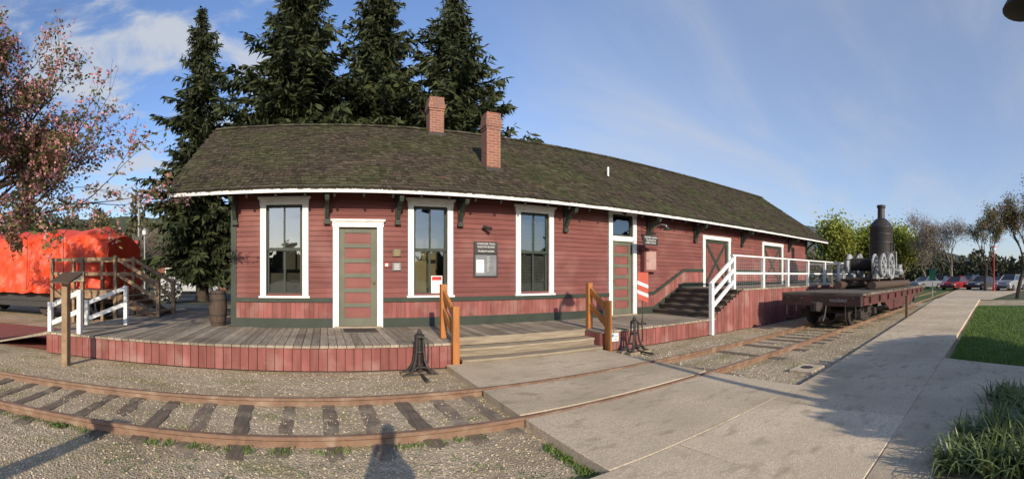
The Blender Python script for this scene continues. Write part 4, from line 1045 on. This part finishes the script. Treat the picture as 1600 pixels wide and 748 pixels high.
def bare(lab, x, y, H, seed, depth=6, leafm=None, nl=0, ls=.2, cat='tree', spread=.6, lm2=None, nl2=0, trunkm='greybark', tf_=.27, jit=1.6, slim=.6, leafname='crown'):
    rg = random.Random(seed); t_ = thing('deciduous_tree', lab, cat, (x,y,0)); mb = MB(); tips = []
    limb(mb, (x,y,-.05), (0,0,1), H*tf_, H*.022, depth, tips, rg, spread, .2, 3, 7)
    mb.build('trunk', M[trunkm], t_)
    for nm, mm, nn, s_ in ((leafname, leafm, nl, ls), ('blossom', lm2, nl2, ls*.9)):
        if not mm: continue
        b = MB()
        for i in range(nn):
            pts, d = rg.choice(tips); p = pts[rg.randint(0,len(pts)-1)]
            q = p + Vector((rg.gauss(0,1),rg.gauss(0,1),rg.gauss(0,1)))*ls*jit
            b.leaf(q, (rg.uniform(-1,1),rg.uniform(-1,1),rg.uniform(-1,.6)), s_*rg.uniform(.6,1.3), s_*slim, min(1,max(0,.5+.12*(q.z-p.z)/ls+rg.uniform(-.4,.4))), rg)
        b.build(nm, M[mm], t_)
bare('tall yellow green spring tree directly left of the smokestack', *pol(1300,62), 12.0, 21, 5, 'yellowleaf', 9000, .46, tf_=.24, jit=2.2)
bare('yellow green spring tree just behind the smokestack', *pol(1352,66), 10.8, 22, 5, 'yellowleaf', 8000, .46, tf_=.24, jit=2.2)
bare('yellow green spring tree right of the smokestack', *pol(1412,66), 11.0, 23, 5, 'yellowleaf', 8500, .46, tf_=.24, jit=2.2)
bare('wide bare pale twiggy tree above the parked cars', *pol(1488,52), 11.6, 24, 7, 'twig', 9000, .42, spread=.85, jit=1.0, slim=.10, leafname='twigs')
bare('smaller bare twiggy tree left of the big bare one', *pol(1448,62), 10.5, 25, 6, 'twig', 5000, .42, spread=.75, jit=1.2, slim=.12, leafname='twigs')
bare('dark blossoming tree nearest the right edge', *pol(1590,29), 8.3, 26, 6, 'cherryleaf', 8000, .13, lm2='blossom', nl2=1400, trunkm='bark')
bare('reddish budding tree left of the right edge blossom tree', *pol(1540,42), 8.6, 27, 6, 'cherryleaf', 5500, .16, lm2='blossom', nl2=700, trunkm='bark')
bare('bare brown tree behind the brick building at left', *pol(262,58), 9, 31, 6, 'twig', 2500, .4, jit=1.2, slim=.12, leafname='twigs'); bare('bare tree right of the leftmost fir trunk', *pol(340,52), 8.5, 32, 6); bare('bare tree behind the boarding stair', *pol(228,50), 8.5, 33, 6, 'twig', 2500, .4, jit=1.2, slim=.12, leafname='twigs')
bare('leafy dark tree behind the tarp covered rail car, left one', *pol(70,38), 8.0, 41, 5, 'darkleaf', 6000, .30, jit=2.0, trunkm='bark')
bare('leafy dark tree behind the tarp covered rail car, right one', *pol(172,44), 8.0, 42, 5, 'darkleaf', 5000, .30, jit=2.0, trunkm='bark')
def cherry():
    rg = random.Random(5); x, y = -7.6, 4.6
    t_ = thing('blossom_tree', 'pink crabapple blossom tree overhanging from the left edge', 'blossom tree', (x,y,0)); mb = MB(); tips = []
    mb.tube([(x,y,-.1),(x+.05,y+.1,1.0),(x+.1,y+.15,2.0)], [.2,.16,.14], 10, False)
    for az_, el, L in ((.35,.55,1.7),(1.0,.75,1.6),(-.2,.6,1.5),(1.6,.5,1.4),(.6,1.15,1.8),(2.6,.7,1.4),(-1.1,.7,1.5),(.55,.40,1.75),(.15,.95,1.7),(.9,.4,1.5),(.45,.8,1.7),(.75,.6,1.5)):
        d = Vector((cos(az_)*cos(el), sin(az_)*cos(el), sin(el)))
        limb(mb, (x+.1,y+.15,1.95), d, L, .07, 5, tips, rg, .55, .03, 4, 6, .70)
    mb.build('trunk', M['bark'], t_)
    lf, bl = MB(), MB()
    for i in range(66000):
        pts, d = rg.choice(tips); k = rg.randint(0,len(pts)-2); p = pts[k].lerp(pts[k+1], rg.random())
        if p.x > -4.6 and rg.random() < .45: continue
        if noise.noise(p*1.1) < -.2 and rg.random() < .6: continue
        q = p + Vector((rg.gauss(0,1),rg.gauss(0,1),rg.gauss(0,1)))*.06
        if i % 3 < 2:
            lf.leaf(q, (rg.uniform(-1,1),rg.uniform(-1,1),rg.uniform(-1,.5)), rg.uniform(.05,.10), .042, rg.random(), rg)
        elif rg.random() < .62:
            for j in range(3):
                c_ = q + Vector((rg.uniform(-1,1),rg.uniform(-1,1),rg.uniform(-1,1)))*.028
                bl.leaf(c_, (rg.uniform(-1,1),rg.uniform(-1,1),rg.uniform(-1,1)), .05, .045, rg.random(), rg)
    lf.build('crown', M['cherryleaf'], t_); bl.build('blossom', M['blossom'], t_)
cherry()
def wood(lab, p0, p1, d0, d1, hh, n, seed, lsz=1.0):
    rg = random.Random(seed); b = MB()
    for i in range(n):
        u = rg.random(); px = p0+(p1-p0)*u; sl = d0+(d1-d0)*rg.random(); x, y = pol(px, sl)
        h = hh*(.65+.5*noise.noise(Vector((px*.035,sl*.04,seed)))+.25*noise.noise(Vector((px*.13,3,seed))))
        b.leaf((x,y,h*rg.random()**.7), (rg.uniform(-1,1),rg.uniform(-1,1),rg.uniform(-1,1)), rg.uniform(.5,1.2)*lsz, .6*lsz, rg.random(), rg)
    stuff(b.build('far_wood', M['woodleaf']), lab, 'wood')
wood('far brownish wood behind the boarding stair and brick building at left', -10, 400, 70, 95, 16, 18000, 3, 1.1)
wood('far low wood behind the parked cars at right', 1240, 1640, 95, 120, 9, 12000, 4)
wood('distant tree line standing far behind the photographer', 1740, 3500, 85, 105, 11, 11000, 6, 2.6)
def hill(nm, p0, p1, dist, hf, m, n=60):
    b = MB()
    for i in range(n+1):
        px = p0+(p1-p0)*i/n; x, y = pol(px, dist); h = hf(i/n)*(1+.12*noise.noise(Vector((i*.35,dist,0)))+.05*noise.noise(Vector((i*1.3,dist,0))))
        b.v += [(x,y,-2),(x,y,h)]; x2, y2 = pol(px, dist*1.6); b.v.append((x2,y2,h*.8))
    for i in range(n): k = i*3; b.f += [[k,k+3,k+4,k+1],[k+1,k+4,k+5,k+2]]; b.t += [.5,.5]
    struct(b.build(nm, m, smooth=False))
hill('left_hill', -120, 560, 300, lambda u: 24+18*sin(pi*u), M['hill'])
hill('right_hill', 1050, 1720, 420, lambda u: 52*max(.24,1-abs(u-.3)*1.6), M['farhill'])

# ------------------------------------------------------------------ far left building, shrub
bk = thing('brick_building', 'low flat roofed brick building far behind the boarding stair', 'building', (-13,46,0))
MB().box(-18.5,-7,45.5,56,0,2.75).build('wall', M['brickbuild'], bk)
MB().box(-19.2,-6.6,44.6,56.5,2.75,3.2).build('roof', mat('brown_fascia', (.17,.095,.065)), bk)
for x in (-17.6,-15.2,-12.8):
    f_ = MB().box(x,x+1.9,45.42,45.5,.7,2.4).build('window', M['white'], bk)
    MB().box(x+.1,x+1.8,45.39,45.418,.8,2.3).build('pane', M['carglass'], f_)
MB().box(-10.5,-9.2,45.42,45.5,0,2.3).build('door', M['carglass'], bk)
px, py = pol(264,24)
fs_ = thing('flowering_shrub', 'white flowering shrub behind the boarding stair', 'shrub', (px,py,0)); b = MB(); b2 = MB()
for i in range(1500):
    v = Vector((R.gauss(0,1),R.gauss(0,1),R.gauss(0,1))).normalized()*R.uniform(.6,1)
    p = Vector((px,py,.75))+Vector((v.x*.8,v.y*.6,v.z*.75)); (b if R.random() < .5 else b2).leaf(p, (R.uniform(-1,1),R.uniform(-1,1),R.uniform(-1,1)), .14, .10, R.random())
b.build('foliage', M['darkleaf'], fs_); b2.build('flowers', M['snow'], fs_)

# ------------------------------------------------------------------ cars
def make_car(lab, paint, loc, rz, suv=False, group='cars parked in the far lot'):
    t_ = thing('parked_car', lab, 'car', loc, group, rz); k = 1.18 if suv else 1.0
    body = [(-2.15,.30),(-2.2,.55),(-2.12,.86*k),(-1.3,.93*k),(1.0,.92*k),(1.95,.80*k),(2.18,.62),(2.2,.32),(1.75,.24),(-1.75,.24)]
    MB().prism(body, 'y', -.88, .88).build('body', paint, t_, world=False, bevel=.07)
    zt = 1.44*(1.14 if suv else 1)
    ca = [(-1.75 if suv else -1.45,.92*k),(-1.35 if suv else -.85,zt-.03),(.15,zt),(.95,.91*k)]
    b = MB(); vs = [(u, -.80 if z < 1.2 else -.62, z) for u, z in ca] + [(u, .80 if z < 1.2 else .62, z) for u, z in ca]
    b.add(vs, [(0,1,2,3),(7,6,5,4),(0,4,5,1),(1,5,6,2),(2,6,7,3)]); b.build('cabin_glass', M['carglass'], t_, world=False)
    b = MB()
    b.box(ca[1][0]-.02,.2,-.64,.64,zt-.035,zt+.02)
    for sy in (-1,1):
        for (u0,z0),(u1,z1) in ((ca[0],ca[1]),(ca[3],ca[2])): b.beam((u0,sy*.80,z0),(u1,sy*.63,z1-.02),.07,.07)
        b.beam((-.4,sy*.80,.92*k),(-.35,sy*.635,zt-.02),.07,.05)
    b.build('roof', paint, t_, world=False, bevel=.015)
    for x in (-1.35,1.35):
        for sy in (-1,1):
            wh = MB().lathe([(.12,-.11),(.30,-.11),(.33,-.08),(.33,.08),(.30,.11),(.12,.11)], (x,sy*.80,.33), 18, 'y').build('wheel', M['tyre'], t_, world=False, smooth=True)
            MB().lathe([(.03,-.015),(.19,-.01),(.20,.015)], (x,sy*.915,.33), 14, 'y').build('rim', M['chrome'], wh, world=False)
    for sy in (-1,1):
        MB().box(2.06,2.17,sy*.66-.17,sy*.66+.17,.58*k,.72*k).build('headlight', M['lampw'], t_, world=False)
        MB().box(-2.2,-2.1,sy*.68-.14,sy*.68+.14,.62*k,.8*k).build('tail_light', M['red'], t_, world=False)
    MB().box(2.16,2.215,-.5,.5,.34,.52).build('grille', M['black'], t_, world=False)
def paint(nm, c): return mat(nm, c, c, rough=.3, spec=.5)
cars = [(1446,50,'small dark silver car parked nearest the flat car','silver',(.18,.185,.19),0,2.6),(1494,46,'red car parked in the far row','car_red',(.24,.016,.016),0,2.8),(1535,47,'dark grey car parked beside the red one','dgrey',(.05,.05,.055),0,2.6),
        (1579,44,'pale grey sport utility car parked at the right edge','pale',(.26,.265,.27),1,2.7),(1515,58,'black car parked in the rear row behind the red one','cblack',(.02,.02,.022),1,2.6),(1470,60,'blue car parked in the rear row','cblue',(.04,.06,.12),0,2.8),(1560,58,'brownish car parked in the rear row by the red lamp post','ctan',(.13,.095,.07),0,2.6),(1608,52,'dark car cut by the right edge','cdark',(.03,.03,.035),0,2.6)]
for px, sl, lb, nm, c, suv, rz in cars: make_car(lb, paint(nm, c), (*pol(px, sl), -.01), rz, bool(suv))
make_car('pale car parked in front of the low brick building', paint('lpale', (.45,.46,.47)), (*pol(302,36),-.01), .3, group=None)
make_car('dark car parked left of the pale one by the brick building', paint('ldark', (.05,.05,.06)), (*pol(276,40),-.01), .3, group=None)

# ------------------------------------------------------------------ strap-leaf plants at lower right
spots = [(3.70,.22,.36),(3.95,-.05,.42),(4.55,-.18,.40),(5.05,-.12,.34),(3.55,-.08,.42),(3.28,.30,.32),(3.22,.0,.38),(3.15,-.3,.4),(4.1,-.4,.46),(3.6,-.4,.46)]
names = ['strap leaved clump at the lower edge beside the walk corner','strap leaved clump in the middle of the bed','tall strap leaved clump toward the lawn','farthest strap leaved clump, toward the lawn','strap leaved clump left of the middle one',
         'strap leaved clump nearest the photographer at the bed corner','strap leaved clump at the bottom edge, second in from the bed corner','strap leaved clump in the bottom right corner','tall strap leaved clump at the right edge, upper one','tall strap leaved clump at the right edge, lower one']
for (x, y, h), lb in zip(spots, names):
    t_ = thing('strap_leaf_plant', lb, 'plant', (x,y,.05), 'strap leaved plants in the lower right bed'); b = MB()
    for i in range(170):
        a = R.uniform(0, 2*pi); L = h*R.uniform(.6,1.25); lean = R.uniform(.15,1.1); o = Vector((x+R.gauss(0,.08), y+R.gauss(0,.08), .03)); d = Vector((cos(a),sin(a),0)); sd = Vector((-sin(a),cos(a),0)); w_ = R.uniform(.007,.014); tt = R.random(); prev = None
        for j in range(6):
            u = j/5; p = o + d*(L*lean*(u*u*.75+u*.15)) + Vector((0,0,L*(u - lean*.55*u*u*u*1.1))); ww = w_*(1-u**2.5)+.0008; cur = (p-sd*ww, p+sd*ww)
            if prev: b.add([prev[0],prev[1],cur[1],cur[0]], [(0,1,2,3)], min(1,tt*.7+u*.3))
            prev = cur
    b.build('leaves', M['strap'], t_)
sheet('planting_bed', [(3.1,.46),(3.7,.38),(4.5,.05),(5.4,-.05),(5.8,-.6),(5.8,-2),(2.8,-2),(2.8,.2)], .098, mat('bed_soil', (.12,.095,.055), (.17,.14,.08), 20, rough=1, bump=.8))

# ------------------------------------------------------------------ things behind the photographer that cast the shadows
lp = thing('lamp_pole', 'dark lamp pole with drooping head at the top right corner', 'lamp', (4.15,-1.2,0))
MB().tube([(4.15,-1.2,0),(4.15,-1.2,4.2),(4.25,-1.0,4.62),(4.45,-.65,4.72)], [.07,.055,.045,.04], 10).build('pole', M['black'], lp, smooth=True)
MB().lathe([(.03,.12),(.08,.08),(.16,-.03),(.20,-.11),(.16,-.13)], (4.62,-.28,4.53), 18).build('lamp_shade', M['black'], lp, smooth=True)
MB().tube([(4.45,-.65,4.72),(4.56,-.4,4.75),(4.62,-.28,4.62)], .035, 8).build('arm', M['black'], lp, smooth=True)
sh = thing('shade_tree', 'unseen leafy tree added behind the photographer at right to shade the walk', 'tree', (6.2,-4.0,0)); rg = random.Random(9)  # added out of view; low flat crown shaped for the shadow it casts
mb = MB(); mb.tube([(6.2,-4.0,-.1),(6.2,-4.0,1.5)], [.12,.09], 8, False)
for k in range(9): mb.tube([(6.2,-4.0,1.45),(6.2+2.2*cos(k*.7),-4.0+.5*sin(k*.7),1.8+.25*sin(k*2.1))], [.05,.015], 5, False)
mb.build('trunk', M['bark'], sh); b = MB()
for i in range(15000):
    v = Vector((rg.gauss(0,1),rg.gauss(0,1),rg.gauss(0,1))).normalized()*rg.random()**.4
    p = Vector((6.4+v.x*3.4, -3.9+v.y*.7, 1.88+v.z*(.52+.26*noise.noise(Vector((v.x*3,1,2)))))); b.leaf(p, (rg.uniform(-1,1),rg.uniform(-1,1),rg.uniform(-1,1)), .22, .14, rg.random(), rg)
b.build('crown', M['darkleaf'], sh)
sp2 = thing('marker_post', 'tall square timber post standing behind the photographer at left', 'post', (-2.75,-.7,0))
MB().box(-2.83,-2.67,-.78,-.62,0,1.72).build('post', M['wood'], sp2); MB().box(-2.86,-2.64,-.81,-.59,1.72,1.78).build('cap', M['wood'], sp2)
def person():
    t_ = thing('person', 'person in dark clothes standing at the track side taking the photograph', 'person', (0,-.30,0))
    J = {'pel':(0,0,.95),'sp':(0,0,1.15),'ch':(0,.01,1.36),'nk':(0,.02,1.50),'hd':(0,.04,1.62),'ht':(0,.04,1.78),
         'lh':(-.075,0,.88),'lk':(-.09,.02,.48),'la':(-.11,0,.08),'lt':(-.12,.14,.04),'rh':(.075,0,.88),'rk':(.09,.02,.48),'ra':(.11,0,.08),'rt':(.12,.14,.04),
         'ls':(-.14,0,1.38),'le':(-.19,.06,1.20),'lw':(-.10,.18,1.44),'lf':(-.06,.20,1.52),'rs':(.14,0,1.38),'re':(.19,.06,1.20),'rw':(.10,.18,1.44),'rf':(.06,.20,1.52)}
    RD = {'pel':.11,'sp':.105,'ch':.11,'nk':.05,'hd':.085,'ht':.06,'lh':.07,'lk':.05,'la':.038,'lt':.032,'rh':.07,'rk':.05,'ra':.038,'rt':.032,'ls':.055,'le':.04,'lw':.028,'lf':.028,'rs':.055,'re':.04,'rw':.028,'rf':.028}
    E = [('pel','sp'),('sp','ch'),('ch','nk'),('nk','hd'),('hd','ht'),('pel','lh'),('lh','lk'),('lk','la'),('la','lt'),('pel','rh'),('rh','rk'),('rk','ra'),('ra','rt'),('ch','ls'),('ls','le'),('le','lw'),('lw','lf'),('ch','rs'),('rs','re'),('re','rw'),('rw','rf')]
    ks_ = list(J); me = bpy.data.meshes.new('body'); me.from_pydata([J[k] for k in ks_], [(ks_.index(a), ks_.index(c)) for a, c in E], [])
    o = bpy.data.objects.new('body', me); COL.objects.link(o); o.parent = t_; me.materials.append(M['cloth'])
    o.modifiers.new('skin', 'SKIN')
    if not me.skin_vertices: me.skin_vertices.new()
    for i, k_ in enumerate(ks_): me.skin_vertices[0].data[i].radius = (RD[k_],)*2
    me.skin_vertices[0].data[0].use_root = True
    sb = o.modifiers.new('sub', 'SUBSURF'); sb.levels = 2; sb.render_levels = 2
person()
